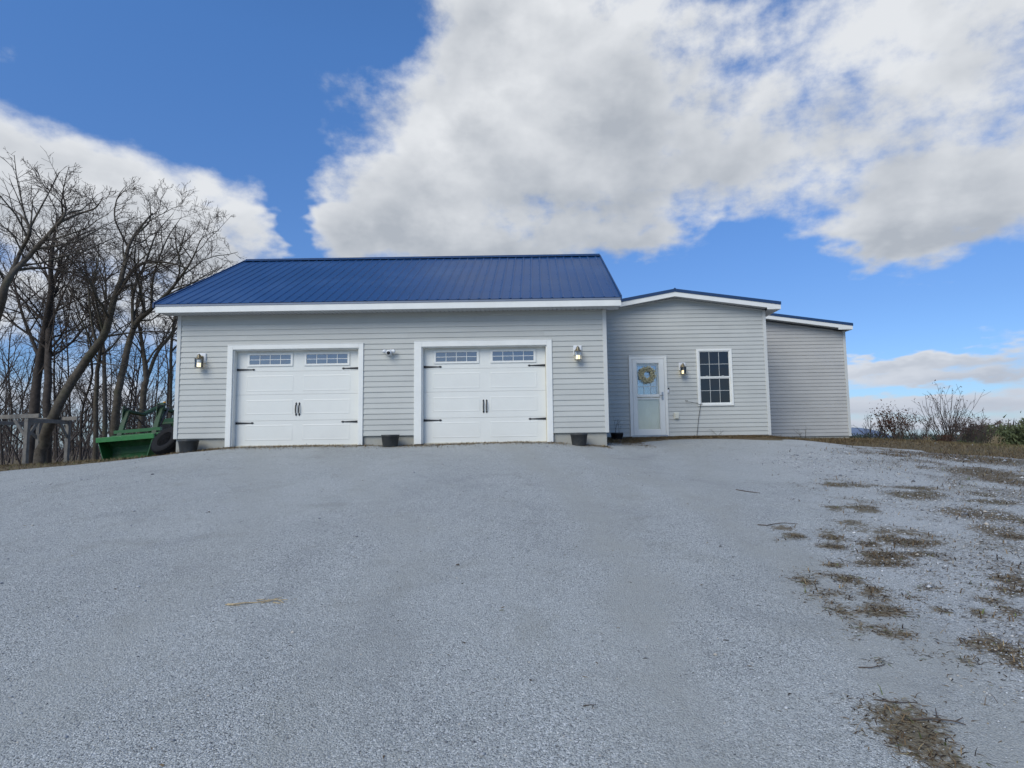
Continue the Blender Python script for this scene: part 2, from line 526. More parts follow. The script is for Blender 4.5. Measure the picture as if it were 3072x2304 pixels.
# ------------------------------------------------------------------ ground
rng = np.random.default_rng(7)
def vnoise(x, y, sc, seed=0):
    """smooth value noise, vectorised"""
    x = np.asarray(x) * sc; y = np.asarray(y) * sc
    xi, yi = np.floor(x).astype(np.int64), np.floor(y).astype(np.int64)
    fx, fy = x - xi, y - yi
    fx = fx * fx * (3 - 2 * fx); fy = fy * fy * (3 - 2 * fy)
    def h(a, b):
        n = (a * 374761393 + b * 668265263 + seed * 974711) & 0x7fffffff
        n = ((n ^ (n >> 13)) * 1274126177) & 0x7fffffff
        return ((n ^ (n >> 16)) & 0xffff) / 65535.0
    return (h(xi, yi) * (1 - fx) + h(xi + 1, yi) * fx) * (1 - fy) + (h(xi, yi + 1) * (1 - fx) + h(xi + 1, yi + 1) * fx) * fy
def fbm(x, y, sc, seed=0):
    return (vnoise(x, y, sc, seed) + .5 * vnoise(x, y, sc * 2.1, seed + 1) + .25 * vnoise(x, y, sc * 4.3, seed + 2)) / 1.75

EDGE_X = [-40, -20, -14, -11.56, -10.15, -9.28, -8.15, -8.05, 1.45, 1.7, 2.6, 6.4, 7.4, 8.6, 9.3, 9.8, 10.2, 11.5, 13, 40]
EDGE_Y = [5, 9.5, 11.9, 13.0, 13.95, 14.15, 13.75, 13.30, 13.30, 14.6, 15.75, 15.75, 16.0, 16.3, 15.9, 14.9, 13.6, 11.0, 8.5, 2.0]
def gravel_mask(x, y):
    """1 on the gravel yard, 0 on the turf around it"""
    e = np.interp(x, EDGE_X, EDGE_Y)
    d = e - y
    k = sstep(-.25, .35, d + (fbm(x, y, 1.1, 3) - .5) * (.9 + 2.4 * sstep(6.5, 9.0, x)))
    back = sstep(-16, -10, y)
    return k * back

WEEDS = [(4.45, 9.09, 0.25, 0.24), (7.71, 13.15, 0.29, 0.49), (4.77, 8.95, 0.11, 0.13), (5.49, 8.87, 0.36, 0.17), (5.03, 8.18, 0.34, 0.39), (3.93, 7.3, 0.19, 0.3), (6.07, 8.32, 0.18, 0.25), (5.79, 7.75, 0.4, 0.2), (9.14, 12.78, 0.93, 1.62), (7.64, 10.44, 0.58, 0.82), (7.38, 9.6, 0.37, 0.65), (4.96, 7.01, 0.32, 0.4), (5.24, 6.78, 0.25, 0.38), (4.59, 6.1, 0.2, 0.33), (2.51, 6.3, 0.1, 0.1), (2.51, 6.01, 0.09, 0.11), (3.53, 7.33, 0.09, 0.11), (3.35, 6.55, 0.07, 0.07), (2.85, 5.95, 0.12, 0.13), (2.69, 5.62, 0.13, 0.1), (3.47, 5.83, 0.27, 0.24), (3.05, 5.71, 0.08, 0.12), (2.99, 5.34, 0.21, 0.16), (3.27, 5.38, 0.1, 0.07), (2.86, 5.11, 0.29, 0.09), (2.41, 5.07, 0.07, 0.05), (2.28, 4.81, 0.06, 0.04), (2.36, 4.71, 0.1, 0.1), (2.03, 4.65, 0.05, 0.05), (2.12, 4.49, 0.09, 0.09), (2.44, 4.49, 0.08, 0.06), (2.17, 4.35, 0.05, 0.02), (2.27, 4.1, 0.19, 0.08), (2.38, 4.35, 0.08, 0.06), (2.61, 4.35, 0.05, 0.04), (2.83, 4.51, 0.05, 0.05), (3.6, 4.71, 0.13, 0.13), (3.38, 4.46, 0.07, 0.1), (2.67, 4.11, 0.05, 0.03), (2.87, 4.05, 0.03, 0.06), (3.13, 4.27, 0.07, 0.05), (3.1, 4.1, 0.05, 0.06), (2.11, 3.8, 0.1, 0.04), (2.16, 3.73, 0.08, 0.04), (2.58, 3.59, 0.16, 0.06), (2.59, 3.47, 0.1, 0.06), (2.53, 3.34, 0.06, 0.08), (2.15, 3.47, 0.04, 0.03), (2.31, 3.37, 0.06, 0.03), (1.85, 3.41, 0.02, 0.03), (1.66, 2.9, 0.07, 0.03), (1.66, 2.82, 0.08, 0.04), (1.57, 2.77, 0.04, 0.03), (1.68, 2.75, 0.05, 0.03), (1.61, 2.7, 0.03, 0.03), (1.6, 2.61, 0.06, 0.04), (1.67, 2.57, 0.06, 0.03)]
def weed_density(x, y):
    x = np.asarray(x, float); y = np.asarray(y, float)
    w_ = np.zeros(x.shape); wide = np.zeros(x.shape)
    for (a, b, ra, rb) in WEEDS:
        ra, rb = ra * 1.15 + .02, rb * 1.15 + .03
        d2 = ((x - a) / ra)**2 + ((y - b) / rb)**2
        w_ = np.maximum(w_, np.exp(-d2))
        wide = np.maximum(wide, np.exp(-d2 / 5.5))
    f_ = fbm(x, y * .8, 4.2, 61)
    w_ = w_ * sstep(.16, .40, f_ + .16 * w_)
    w_ = np.maximum(w_, .85 * wide * sstep(.52, .68, fbm(x, y * .8, 2.6, 62)))
    return np.maximum(w_, verge(x, y))
def verge(x, y):
    """worn verge where the gravel thins into dead grass along the right side"""
    e = .55 + .42 * np.asarray(y)
    k = sstep(-.3, 2.2, x - e + (fbm(x, y, .8, 51) - .5) * 2.2)
    return .56 * k * sstep(.40, .68, fbm(x, y * .8, 1.9, 52) + .12 * k)

def loose_zone(x, y):
    """coarse loose gravel outside the wheel tracks on the right"""
    e = .95 + .27 * y + .35 * np.sin(y * .9)
    return sstep(-.3, 1.3, x - e + (fbm(x, y, .9, 21) - .5) * 1.8)
def _poly_dist(x, y, P):
    d = np.full(np.shape(x), 1e9)
    for (a, b), (c, e) in zip(P[:-1], P[1:]):
        vx, vy = c - a, e - b
        t = np.clip(((x - a) * vx + (y - b) * vy) / (vx * vx + vy * vy), 0, 1)
        d = np.minimum(d, np.hypot(x - a - t * vx, y - b - t * vy))
    return d
TRACKS = [[(.55, 0), (.62, 3), (.75, 5), (.55, 8), (-.2, 11), (-.6, 13.2)], [(1.75, 0), (1.95, 3), (2.1, 5), (2.0, 8), (1.3, 11), (.7, 13.2)],
          [(-1.3, 0), (-1.0, 3), (-1.3, 6), (-2.6, 9), (-4.6, 13.2)], [(-2.8, 0), (-2.5, 3), (-2.9, 6), (-4.2, 9), (-6.1, 13.2)],
          [(2.0, 6), (2.6, 9), (3.2, 12), (3.4, 15.5)], [(.6, 6), (1.2, 9), (1.9, 12), (2.3, 14.5)]]
def track_mask(x, y):
    """packed wheel tracks"""
    x = np.asarray(x, float); y = np.asarray(y, float)
    m_ = np.zeros(x.shape)
    for i, P in enumerate(TRACKS):
        d = _poly_dist(x, y, P) + (fbm(x, y, 1.6, 40 + i) - .5) * .45
        m_ = np.maximum(m_, (1 - sstep(.10, .42, d)) * (.55 + .45 * (i < 2)))
    return m_
def axis(lo, hi, step, far, ratio=1.25):
    a = list(np.arange(lo, hi + 1e-6, step))
    s_, v = step, hi
    up = []
    while v < far:
        s_ *= ratio; v += s_; up.append(v)
    s_, v = step, lo
    dn = []
    while v > -far:
        s_ *= ratio; v -= s_; dn.append(v)
    return np.array(dn[::-1] + a + up)
def grid_mesh(xs, ys, dz=0.0):
    X, Y = np.meshgrid(xs, ys)
    Z = terr(X, Y) + dz
    v = np.stack([X.ravel(), Y.ravel(), Z.ravel()], 1)
    nx, ny = len(xs), len(ys)
    i = (np.arange(ny - 1)[:, None] * nx + np.arange(nx - 1)[None, :]).ravel()
    f = np.stack([i, i + 1, i + nx + 1, i + nx], 1)
    return v, f

def ground_material():
    mt = bpy.data.materials.new('gravel_and_soil')
    mt.use_nodes = True
    nt = mt.node_tree
    t = NT(nt)
    bs = nt.nodes['Principled BSDF']
    co = t.n('ShaderNodeNewGeometry').outputs['Position']
    ga = t.n('ShaderNodeAttribute', attribute_name='gravel').outputs['Fac']
    wa = t.n('ShaderNodeAttribute', attribute_name='weeds').outputs['Fac']
    v1 = t.n('ShaderNodeTexVoronoi')
    t.put(v1.inputs['Vector'], co); v1.inputs['Scale'].default_value = 185
    v2 = t.n('ShaderNodeTexVoronoi')
    t.put(v2.inputs['Vector'], co); v2.inputs['Scale'].default_value = 95
    sp1 = t.n('ShaderNodeSeparateColor'); t.put(sp1.inputs[0], v1.outputs['Color'])
    sp2 = t.n('ShaderNodeSeparateColor'); t.put(sp2.inputs[0], v2.outputs['Color'])
    c = t.ramp(sp1.outputs[0], [(0, (.035, .037, .040)), (.20, (.25, .26, .254)), (.7, (.42, .432, .414)), (.93, (.60, .61, .585)), (1, (.78, .78, .77))])
    c2 = t.ramp(sp2.outputs[0], [(0, (.10, .104, .108)), (.22, (.285, .295, .284)), (.75, (.455, .467, .446)), (1, (.72, .72, .71))])
    loose = t.n('ShaderNodeAttribute', attribute_name='loose').outputs['Fac']
    coarse = t.math('MAXIMUM', t.step(t.noise(co, .55, 5, .6), .44, .60), loose)
    c = t.mix(t.math('MULTIPLY', t.math('GREATER_THAN', sp2.outputs[1], .5), t.math('MULTIPLY_ADD', coarse, .6, .12)), c, c2)
    # packed dusty tracks and damp patches of the yard
    big = t.noise(co, .32, 6, .62, dist=.4)
    c = t.mix(t.math('MULTIPLY', t.step(big, .40, .66), .35), c, (.465, .475, .45))
    c = t.mix(t.math('MULTIPLY', t.step(t.noise(co, .75, 6, .66, dist=.8), .50, .70), .26), c, (.21, .218, .22))
    c = t.mix(t.math('MULTIPLY', t.step(t.noise(co, 1.3, 6, .7, dist=.5), .50, .72), .34), c, (.255, .252, .215))
    c = t.mix(t.math('MULTIPLY', loose, .22), c, (.55, .555, .55))
    tr_ = t.n('ShaderNodeAttribute', attribute_name='track').outputs['Fac']
    tr_ = t.math('MULTIPLY', tr_, t.step(t.noise(co, 2.2, 6, .7), .30, .62, .35, 1.0))
    c = t.mix(t.math('MULTIPLY', tr_, .75), c, (.35, .352, .325))
    # fines and stains of their own shape
    c = t.mix(t.math('MULTIPLY', t.step(t.noise(co, .9, 7, .72, dist=1.2), .56, .70), .18), c, (.15, .152, .155))
    # soil and thatch
    sn = t.noise(co, 26, 7, .7)
    soil = t.ramp(sn, [(.25, (.040, .027, .017)), (.45, (.115, .078, .046)), (.6, (.21, .150, .092)), (.75, (.33, .26, .175))])
    far = t.ramp(t.noise(co, .35, 6, .65), [(.3, (.13, .10, .062)), (.5, (.16, .135, .08)), (.75, (.09, .10, .045))])
    soil = t.mix(.55, soil, far)
    edge = t.math('ADD', t.math('SUBTRACT', 1.0, ga), t.math('MULTIPLY', t.math('SUBTRACT', t.noise(co, 7, 6, .7), .5), .9))
    k = t.step(edge, .42, .62)
    wk = t.step(t.math('ADD', wa, t.math('MULTIPLY', t.math('SUBTRACT', t.noise(co, 22, 6, .75), .5), 1.7)), .38, .75)
    k = t.math('MAXIMUM', k, t.math('MULTIPLY', wk, .9))
    t.put(bs.inputs['Base Color'], t.mix(k, c, soil))
    bs.inputs['Roughness'].default_value = .9
    bs.inputs['Specular IOR Level'].default_value = .25
    h = t.math('MULTIPLY_ADD', v2.outputs['Distance'], -.9, t.math('MULTIPLY', v1.outputs['Distance'], -.6))
    h = t.math('ADD', h, t.math('MULTIPLY', t.noise(co, 240, 3, .6), .25))
    b1 = t.bump(h, .8, .008)
    b2 = t.bump(t.noise(co, 3.0, 5, .6), .35, .05, b1)
    t.put(bs.inputs['Normal'], b2)
    return mt
M['ground'] = ground_material()

xs = axis(-24, 20, .25, 3200)
ys = axis(-6, 26, .25, 3200)
v, f = grid_mesh(xs, ys)
gm = gravel_mask(v[:, 0], v[:, 1])
ground = link_mesh('ground', v, f, M['ground'], smooth=True, attrs={'gravel': gm * 0, 'weeds': gm * 0, 'loose': gm * 0, 'track': gm * 0})
ground['kind'] = 'structure'
# the gravel yard: its own sheet a few millimetres above the turf
xs = np.arange(-20, 15.01, .11)
ys = np.concatenate([np.arange(-12, 0, .3), np.arange(0, 17.2, .11)])
v, f = grid_mesh(xs, ys)
gm = gravel_mask(v[:, 0], v[:, 1])
v[:, 2] += .004 + .008 * sstep(.25, .6, gm)
inside = (gm[f] > .25).all(1)
house_in = ((v[:, 0] > -7.9) & (v[:, 0] < 1.4) & (v[:, 1] > 13.6))[f].all(1)
f = f[inside & ~house_in]
used = np.unique(f)
mp = np.full(len(v), -1); mp[used] = np.arange(len(used))
v, f, gm = v[used], mp[f], gm[used]
wd = weed_density(v[:, 0], v[:, 1])
ls_ = loose_zone(v[:, 0], v[:, 1])
tk_ = track_mask(v[:, 0], v[:, 1])
ls_ *= 1 - .7 * tk_
yard = link_mesh('gravel_yard', v, f, M['ground'], smooth=True, attrs={'gravel': np.clip(gm * 1.4, 0, 1), 'weeds': wd, 'loose': ls_, 'track': tk_})
yard['kind'] = 'structure'

# ------------------------------------------------------------------ loose stones lying on the yard
def stone_material():
    mt = bpy.data.materials.new('loose_stone')
    mt.use_nodes = True
    t = NT(mt.node_tree)
    bs = mt.node_tree.nodes['Principled BSDF']
    a = t.n('ShaderNodeAttribute', attribute_name='tone').outputs['Fac']
    t.put(bs.inputs['Base Color'], t.ramp(a, [(0, (.10, .105, .115)), (.35, (.25, .26, .275)), (.75, (.42, .43, .44)), (.95, (.70, .70, .69)), (1, (.50, .45, .38))]))
    bs.inputs['Roughness'].default_value = .85
    bs.inputs['Specular IOR Level'].default_value = .3
    return mt
M['stone'] = stone_material()
N = 70000
yy = 2.0 + 11.5 * rng.random(N * 2)**2.2
xx = (rng.random(N * 2) - .48) * 2.05 * yy * .95
keep = rng.random(N * 2) < (.25 + .75 * sstep(.45, .6, fbm(xx, yy, .6, 5))) * (.16 + .84 * loose_zone(xx, yy))
keep &= gravel_mask(xx, yy) > .6
keep &= rng.random(N * 2) > .8 * track_mask(xx, yy)
xx, yy = xx[keep][:N], yy[keep][:N]
n = len(xx)
sz = .0020 + .0034 * rng.random(n)**2.0 + .010 * (rng.random(n) > .988) * rng.random(n)
sz *= (1 + .05 * yy) * (1 + .7 * loose_zone(xx, yy))
octa = np.array([(1, 0, 0), (-1, 0, 0), (0, 1, 0), (0, -1, 0), (0, 0, 1), (0, 0, -1)], float)
of = np.array([(0, 2, 4), (2, 1, 4), (1, 3, 4), (3, 0, 4), (2, 0, 5), (1, 2, 5), (3, 1, 5), (0, 3, 5)])
jit = octa[None] * (.75 + .6 * rng.random((n, 6, 1))) + .35 * (rng.random((n, 6, 3)) - .5)
ang = rng.random(n) * 6.283
ca, sa = np.cos(ang)[:, None], np.sin(ang)[:, None]
px = jit[:, :, 0] * ca - jit[:, :, 1] * sa
py = jit[:, :, 0] * sa + jit[:, :, 1] * ca
sv = np.stack([px * 1.25, py, jit[:, :, 2] * .62], 2) * sz[:, None, None]
base = np.stack([xx, yy, terr(xx, yy) + .012 + sz * .25], 1)
sv = (sv + base[:, None, :]).reshape(-1, 3)
sf = (of[None] + (np.arange(n) * 6)[:, None, None]).reshape(-1, 3)
tone = np.repeat(np.clip(rng.normal(.56, .26, n), 0, 1), 6)
o = link_mesh('loose_gravel', sv, sf, M['stone'], attrs={'tone': tone})
tag(o, 'loose grey and white gravel stones scattered over the yard', 'gravel', kind='stuff')

# ------------------------------------------------------------------ the house
random.seed(11)
G, W, B = 13.40, 16.60, 19.30          # front planes of garage, entry wing, rear wing
house = thing('house', (-1.0, 16.0, 1.3), 'grey vinyl sided house with two-door garage and blue metal roof', 'house')

def board(parent, x0b, x1b, x0t, x1t, z0, z1, Y, mat):
    """one course of lap siding, proud at its lower edge and slightly wavy like vinyl"""
    n = max(1, int(round((x1b - x0b) / 1.1)))
    V, Fc = [], []
    for i in range(n + 1):
        t = i / n
        xb, xt = x0b + (x1b - x0b) * t, x0t + (x1t - x0t) * t
        dy = random.uniform(-.0022, .0022)
        dzv = random.uniform(-.0022, .0022) if 0 < i < n else 0
        V += [(xb, Y, z0 + dzv), (xb, Y - .017 + dy, z0 + dzv), (xb, Y - .0165 + dy, z0 + .012 + dzv), (xt, Y - .003, z1)]
    for i in range(n):
        a, b = 4 * i, 4 * i + 4
        for k in range(3):
            Fc.append((a + k, b + k, b + k + 1, a + k + 1))
    o = link_mesh('siding_board', V, [tuple(reversed(q)) for q in Fc], mat, parent)
    return o

def sided_wall(parent, xa, xb, zb, h, Y, top, openings, mat):
    """top(z) -> (xl, xr) range of the wall at height z; openings (x0, x1, z0, z1)"""
    z, zmax = zb, top(None)
    while z < zmax - .02:
        z1 = min(z + h, zmax)
        l0, r0 = top(z); l1, r1 = top(z1)
        l0, r0, l1, r1 = max(l0, xa), min(r0, xb), max(l1, xa), min(r1, xb)
        cuts = sorted(o for o in openings if o[2] < z1 - .004 and o[3] > z + .004)
        if not cuts and r0 - l0 > 3.9 and l0 == l1 and r0 == r1:
            # twelve-foot panels lapped end over end, joints staggered
            xs_ = [l0]
            while r0 - xs_[-1] > 4.2:
                xs_.append(xs_[-1] + random.uniform(1.4, 3.66) if len(xs_) == 1 else xs_[-1] + random.uniform(2.9, 3.66))
            xs_.append(r0)
            for a, b in zip(xs_[:-1], xs_[1:]):
                board(parent, a, b, a, b, z, z1, Y, mat)
        elif not cuts:
            board(parent, l0, r0, l1, r1, z, z1, Y, mat)
        else:
            c = l0
            for (a, b, o0, o1) in cuts:
                board(parent, c, a, max(c, l1) if c == l0 else c, a, z, z1, Y, mat)
                if o1 < z1 - .01:
                    board(parent, a, b, a, b, o1, z1, Y, mat)
                if o0 > z + .01:
                    board(parent, a, b, a, b, z, o0, Y, mat)
                c = b
            board(parent, c, r0, c, r1, z, z1, Y, mat)
        z += h

def roof_panel(parent, O, u, L, v, nrm, width, mat, name='roof_panel'):
    O, u, v, nrm = Vector(O), Vector(u), Vector(v), Vector(nrm)
    pts = []
    k = 0
    while k * .2286 < width - .01:
        c = k * .2286 + .045
        for dx, hz in ((-.034, 0), (-.013, .016), (.013, .016), (.034, 0)):
            if c + dx <= width + .001:
                pts.append((c + dx, hz))
        pts += [(q, .0035) for q in (c + .10, c + .115) if q < width] if False else []
        k += 1
    pts = [(0, 0)] + pts + [(width, 0)]
    V, Fc = [], []
    for s_ in (0, L):
        for (a, hz) in pts:
            V.append(tuple(O + u * s_ + v * a + nrm * hz))
    n = len(pts)
    for i in range(n - 1):
        Fc.append((i, i + 1, n + i + 1, n + i))
    # turned-down eave edge gives the sheet a visible thickness
    b = len(V)
    for (a, hz) in pts:
        V.append(tuple(O + v * a - nrm * .012))
    for i in range(n - 1):
        Fc.append((b + i, b + i + 1, i + 1, i))
    return link_mesh(name, V, Fc, mat, parent)

# ---- garage walls
GX0, GX1, GB = -8.085, 1.585, 20.55
D = [(-6.825, -3.988), (-2.580, .236)]   # door openings
mb = MB()
yc = G + .004
for (a, b) in ((GX0 + .03, D[0][0]), (D[0][1], D[1][0]), (D[1][1], GX1 - .03)):
    mb.box(a, b, yc, yc + .15, 1.70, 3.694)
mb.box(GX0 + .03, GX1 - .03, yc, yc + .15, 3.694, 4.56)
mb.box(GX0 + .03, GX0 + .15, yc + .15, GB, 1.70, 4.56)
mb.box(GX1 - .15, GX1 - .03, yc + .15, GB, 1.70, 4.56)
mb.box(GX0 + .15, GX1 - .15, GB - .12, GB, 1.70, 4.56)
RY, RZ, EY, EZ = 16.98, 6.845, 12.95, 4.665
sl = (RZ - EZ) / (RY - EY)
for x in (GX0 + .03, GX1 - .15):
    mb.prism([(x, G + .004, 4.56), (x, GB, 4.56), (x, RY, RZ - .12)], (.12, 0, 0))
gw = mb.build('garage_wall', M['siding'], house)
sided_wall(gw, GX0 + .07, GX1 - .075, 1.712, .1215, G, lambda z: 4.49 if z is None else (-99, 99),
           [(D[0][0] - .11, D[0][1] + .10, 0, 3.795), (D[1][0] - .165, D[1][1] + .115, 0, 3.815)], M['siding'])
for (a, b, c) in ((GX0 - .012, GX0 + .075, 1), (GX1 - .08, GX1 + .010, -1)):
    p = MB()
    p.box(a, b, G - .028, G - .001, 1.706, 4.485)
    if c > 0:
        p.box(a, a + .025, G - .001, G + .10, 1.706, 4.485)
    else:
        p.box(b - .025, b, G - .001, G + .10, 1.706, 4.485)
    bevel(p.build('corner_post', M['post'], gw), .005)
f_ = MB()
f_.box(GX0 + .02, D[0][0] - .02, G + .035, GB, .7, 1.700)
f_.box(D[0][1] + .02, D[1][0] - .02, G + .035, GB, .7, 1.700)
f_.box(D[1][1] + .02, GX1 - .035, G + .035, GB, .7, 1.700)
f_.box(D[0][0] - .02, D[0][1] + .02, G + .06, GB, .7, 1.522)
f_.box(D[1][0] - .02, D[1][1] + .02, G + .06, GB, .7, 1.522)
bevel(f_.build('foundation', M['concrete'], house), .008)

# ---- garage roof
mb = MB()
for s_ in (1, -1):
    y_e = EY + .02 if s_ > 0 else 2 * RY - EY - .02
    mb.prism([(-8.34, y_e, EZ - .075), (-8.34, y_e, EZ - .012), (-8.34, RY, RZ - .012), (-8.34, RY, RZ - .075)], (10.20, 0, 0))
gr = mb.build('garage_roof', M['drip'], house)
ux = Vector((0, RY - EY, RZ - EZ)).normalized()
L = (Vector((0, RY, RZ)) - Vector((0, EY, EZ))).length
x = -8.36
while x < 1.87:
    wd = min(.9144, 1.875 - x)
    if wd > .06:
        roof_panel(gr, (x, EY, EZ), ux, L, (1, 0, 0), (0, -ux.z, ux.y), wd, M['roof'])
        roof_panel(gr, (x, 2 * RY - EY, EZ), (0, -ux.y, ux.z), L, (1, 0, 0), (0, ux.z, ux.y), wd, M['roof'])
    x += .9144
mb = MB()
nv = Vector((0, -ux.z, ux.y))
for s_ in (1, -1):
    a = Vector((-8.37, RY, RZ + .034))
    d_ = Vector((0, -ux.y * s_, -ux.z)) * .17
    up = Vector((0, -ux.z * s_, ux.y)) * .006
    mb.prism([a, a + d_, a + d_ + up, a + up], (10.25, 0, 0))
mb.tube([(-8.37, RY, RZ + .036), (1.88, RY, RZ + .036)], .022, 8)
mb.build('ridge_cap', M['rooftrim'], gr)
for x in (-8.40, 1.872):
    mb = MB()
    for s_ in (1, -1):
        ye = EY - .012 if s_ > 0 else 2 * RY - EY + .012
        mb.prism([(x, ye, EZ - .085), (x, ye, EZ + .028), (x, RY, RZ + .030), (x, RY, RZ - .085)], (.03, 0, 0))
    mb.build('rake_trim', M['rooftrim'], gr)
for (y0, y1) in ((12.968, 12.992), (2 * RY - 12.992, 2 * RY - 12.968)):
    mb = MB().box(-8.352, 1.884, y0, y1, 4.472, 4.612)
    bevel(mb.build('fascia', M['trim'], gr), .004)
    mb = MB().box(-8.356, 1.888, y0 - .012, y1 + .012, 4.613, 4.650)
    mb.build('drip_edge', M['drip'], gr)
def soffit_strip(parent, x0, x1, y0, y1, zfun, pitch=.1016):
    """vented soffit: flat strips with real grooves between them"""
    mb = MB()
    x = x0
    while x < x1 - .01:
        xe = min(x + pitch, x1)
        for (a, b, dz_) in ((x, xe - .03, 0), (xe - .03, xe, .012)):
            z0, z1 = zfun(a) + dz_, zfun(b) + dz_
            mb.prism([(a, y0, z0), (b, y0, z1), (b, y1, z1), (a, y1, z0)], (0, 0, .012))
        x += pitch
    return mb.build('soffit', M['soffit'], parent)
soffit_strip(gr, -8.34, 1.87, 12.993, G - .002, lambda x: 4.487)
# gable-end return under the right rake
mb = MB()
mb.box(GX1 + .012, 1.872, 12.993, G + .02, 4.484, 4.488)
mb.build('rake_soffit', M['soffit'], gr)
# screw heads, rows up the slope beside every rib
V, Fc = [], []
for r_ in range(9):
    s_ = .06 + r_ * (L - .16) / 8
    for k in range(45):
        for off in (-.045,):
            x = -8.36 + k * .2286 + .045 + off - .002
            if x < -8.34 or x > 1.85:
                continue
            c = Vector((x, EY, EZ)) + ux * s_ + nv * .002
            b = len(V)
            for j in range(6):
                a = j * math.pi / 3
                V.append(tuple(c + Vector((1, 0, 0)) * (.0085 * math.cos(a)) + ux * (.0085 * math.sin(a))))
            V.append(tuple(c + nv * .009))
            Fc += [(b + j, b + (j + 1) % 6, b + 6) for j in range(6)]
o = link_mesh('screw_heads', V, Fc, M['rooftrim'], gr)
o['kind'] = 'stuff'

# ---- garage doors
def garage_door(cx, half, tl, tr, ttop):
    Yd = G + .15
    slab = MB().box(cx - half - .03, cx + half + .03, Yd + .030, Yd + .045, 1.526, 3.74)
    gd = slab.build('garage_door', M['gdoor'], house)
    zs = [1.530, 2.088, 2.680, 3.206, 3.72]
    for i in range(4):
        z0, z1 = zs[i] + .002, zs[i + 1] - .002
        mb = MB().box(cx - half - .02, cx + half + .02, Yd, Yd + .028, z0, z1)
        if i < 3:
            a, b = [(1.640, 1.995), (2.225, 2.560), (2.750, 3.115)][i]
            for s_ in (-1, 1):
                xa, xb = sorted((cx + s_ * .112, cx + s_ * 1.182))
                # stamped long panel: a groove frame and a slightly proud field
                w_ = .018
                mb.prism([(xa, Yd, a), (xb, Yd, a), (xb, Yd, b), (xa, Yd, b)], (0, -.0005, 0))
                fld = [(xa, a), (xb, a), (xb, b), (xa, b)]
                ins = [(xa + w_, a + w_), (xb - w_, a + w_), (xb - w_, b - w_), (xa + w_, b - w_)]
                ins2 = [(xa + 2.2 * w_, a + 2.2 * w_), (xb - 2.2 * w_, a + 2.2 * w_), (xb - 2.2 * w_, b - 2.2 * w_), (xa + 2.2 * w_, b - 2.2 * w_)]
                bI = len(mb.v)
                for ring, dy in ((fld, -.0008), (ins, -.0042), (ins2, -.002)):
                    mb.v += [(p[0], Yd + dy, p[1]) for p in ring]
                for r0 in (0, 4):
                    for j in range(4):
                        j2 = (j + 1) % 4
                        mb.f.append((bI + r0 + j, bI + r0 + j2, bI + r0 + 4 + j2, bI + r0 + 4 + j))
                mb.f.append((bI + 8, bI + 9, bI + 10, bI + 11))
        else:
            # vertical stiles of the window section
            for s_ in (-1, 1):
                for xo in (.118, 1.172):
                    mb.box(cx + s_ * xo - .004, cx + s_ * xo + .004, Yd - .004, Yd, 3.26, 3.70)
        mb.build('door_section', M['gdoor'], gd)
    # window sets: frame with muntins, eight panes each
    for s_ in (-1, 1):
        x0, x1 = sorted((cx + s_ * .132, cx + s_ * 1.160))
        z0, z1 = 3.325, 3.625
        px0, px1, pz0, pz1 = x0 + .046, x1 - .046, z0 + .042, z1 - .042
        fr = MB()
        ya, yb = Yd - .020, Yd
        fr.box(x0, x1, ya, yb, z0, pz0); fr.box(x0, x1, ya, yb, pz1, z1)
        fr.box(x0, px0, ya, yb, pz0, pz1); fr.box(px1, x1, ya, yb, pz0, pz1)
        for k in (1, 2, 3):
            xm = px0 + (px1 - px0) * k / 4
            fr.box(xm - .006, xm + .006, ya + .006, yb, pz0, pz1)
        zm = (pz0 + pz1) / 2
        for k in range(4):
            xa = px0 + (px1 - px0) * k / 4 + (.006 if k else 0)
            xb = px0 + (px1 - px0) * (k + 1) / 4 - (.006 if k < 3 else 0)
            fr.box(xa, xb, ya + .008, yb, zm - .006, zm + .006)
        fr.build('window_frame', M['trim'], gd)
        for k in range(4):
            for r_ in (0, 1):
                xa, xb = px0 + (px1 - px0) * k / 4, px0 + (px1 - px0) * (k + 1) / 4
                za, zb = (pz0, zm) if r_ == 0 else (zm, pz1)
                tilt = random.uniform(-.0018, .0018)
                p = MB()
                p.prism([(xa + .008, Yd - .006 + tilt, za + .006), (xb - .008, Yd - .006 - tilt, za + .006), (xb - .008, Yd - .006 - tilt * .5, zb - .006), (xa + .008, Yd - .006 + tilt * .5, zb - .006)], (0, .004, 0))
                p.build('pane', M['pane_bright'], gd)
    # strap hinges
    for s_ in (-1, 1):
        for zz in (3.252, 2.040):
            e = cx + s_ * (half - .004)
            d_ = -s_
            pl = [(0, -.030), (0, .030), (.03, .026), (.36, .011), (.385, .022), (.405, .020), (.43, 0), (.405, -.020), (.385, -.022), (.36, -.011), (.03, -.026)]
            p = MB().prism([(e + d_ * a, Yd - .010, zz + b) for a, b in pl], (0, .009, 0))
            for a in (.05, .18, .31):
                p.box(e + d_ * a - .007, e + d_ * a + .007, Yd - .016, Yd - .010, zz - .007, zz + .007)
            p.build('strap_hinge', M['black'], gd)
    # lift handles
    for s_ in (-1, 1):
        hx = cx + s_ * .036
        p = MB()
        for z0, sg in ((2.495, 1), (2.185, -1)):
            p.prism([(hx, Yd - .008, z0 + sg * .005), (hx + .022, Yd - .008, z0 - sg * .03), (hx + .008, Yd - .008, z0 - sg * .055), (hx - .008, Yd - .008, z0 - sg * .055), (hx - .022, Yd - .008, z0 - sg * .03)], (0, .0075, 0))
        p.tube([(hx, Yd - .006, 2.45), (hx, Yd - .04, 2.42), (hx, Yd - .045, 2.34), (hx, Yd - .04, 2.26), (hx, Yd - .006, 2.23)], [.012, .012, .014, .012, .012], 8)
        p.build('handle', M['black'], gd)
    # casing, jamb liner and weather strip
    c = MB()
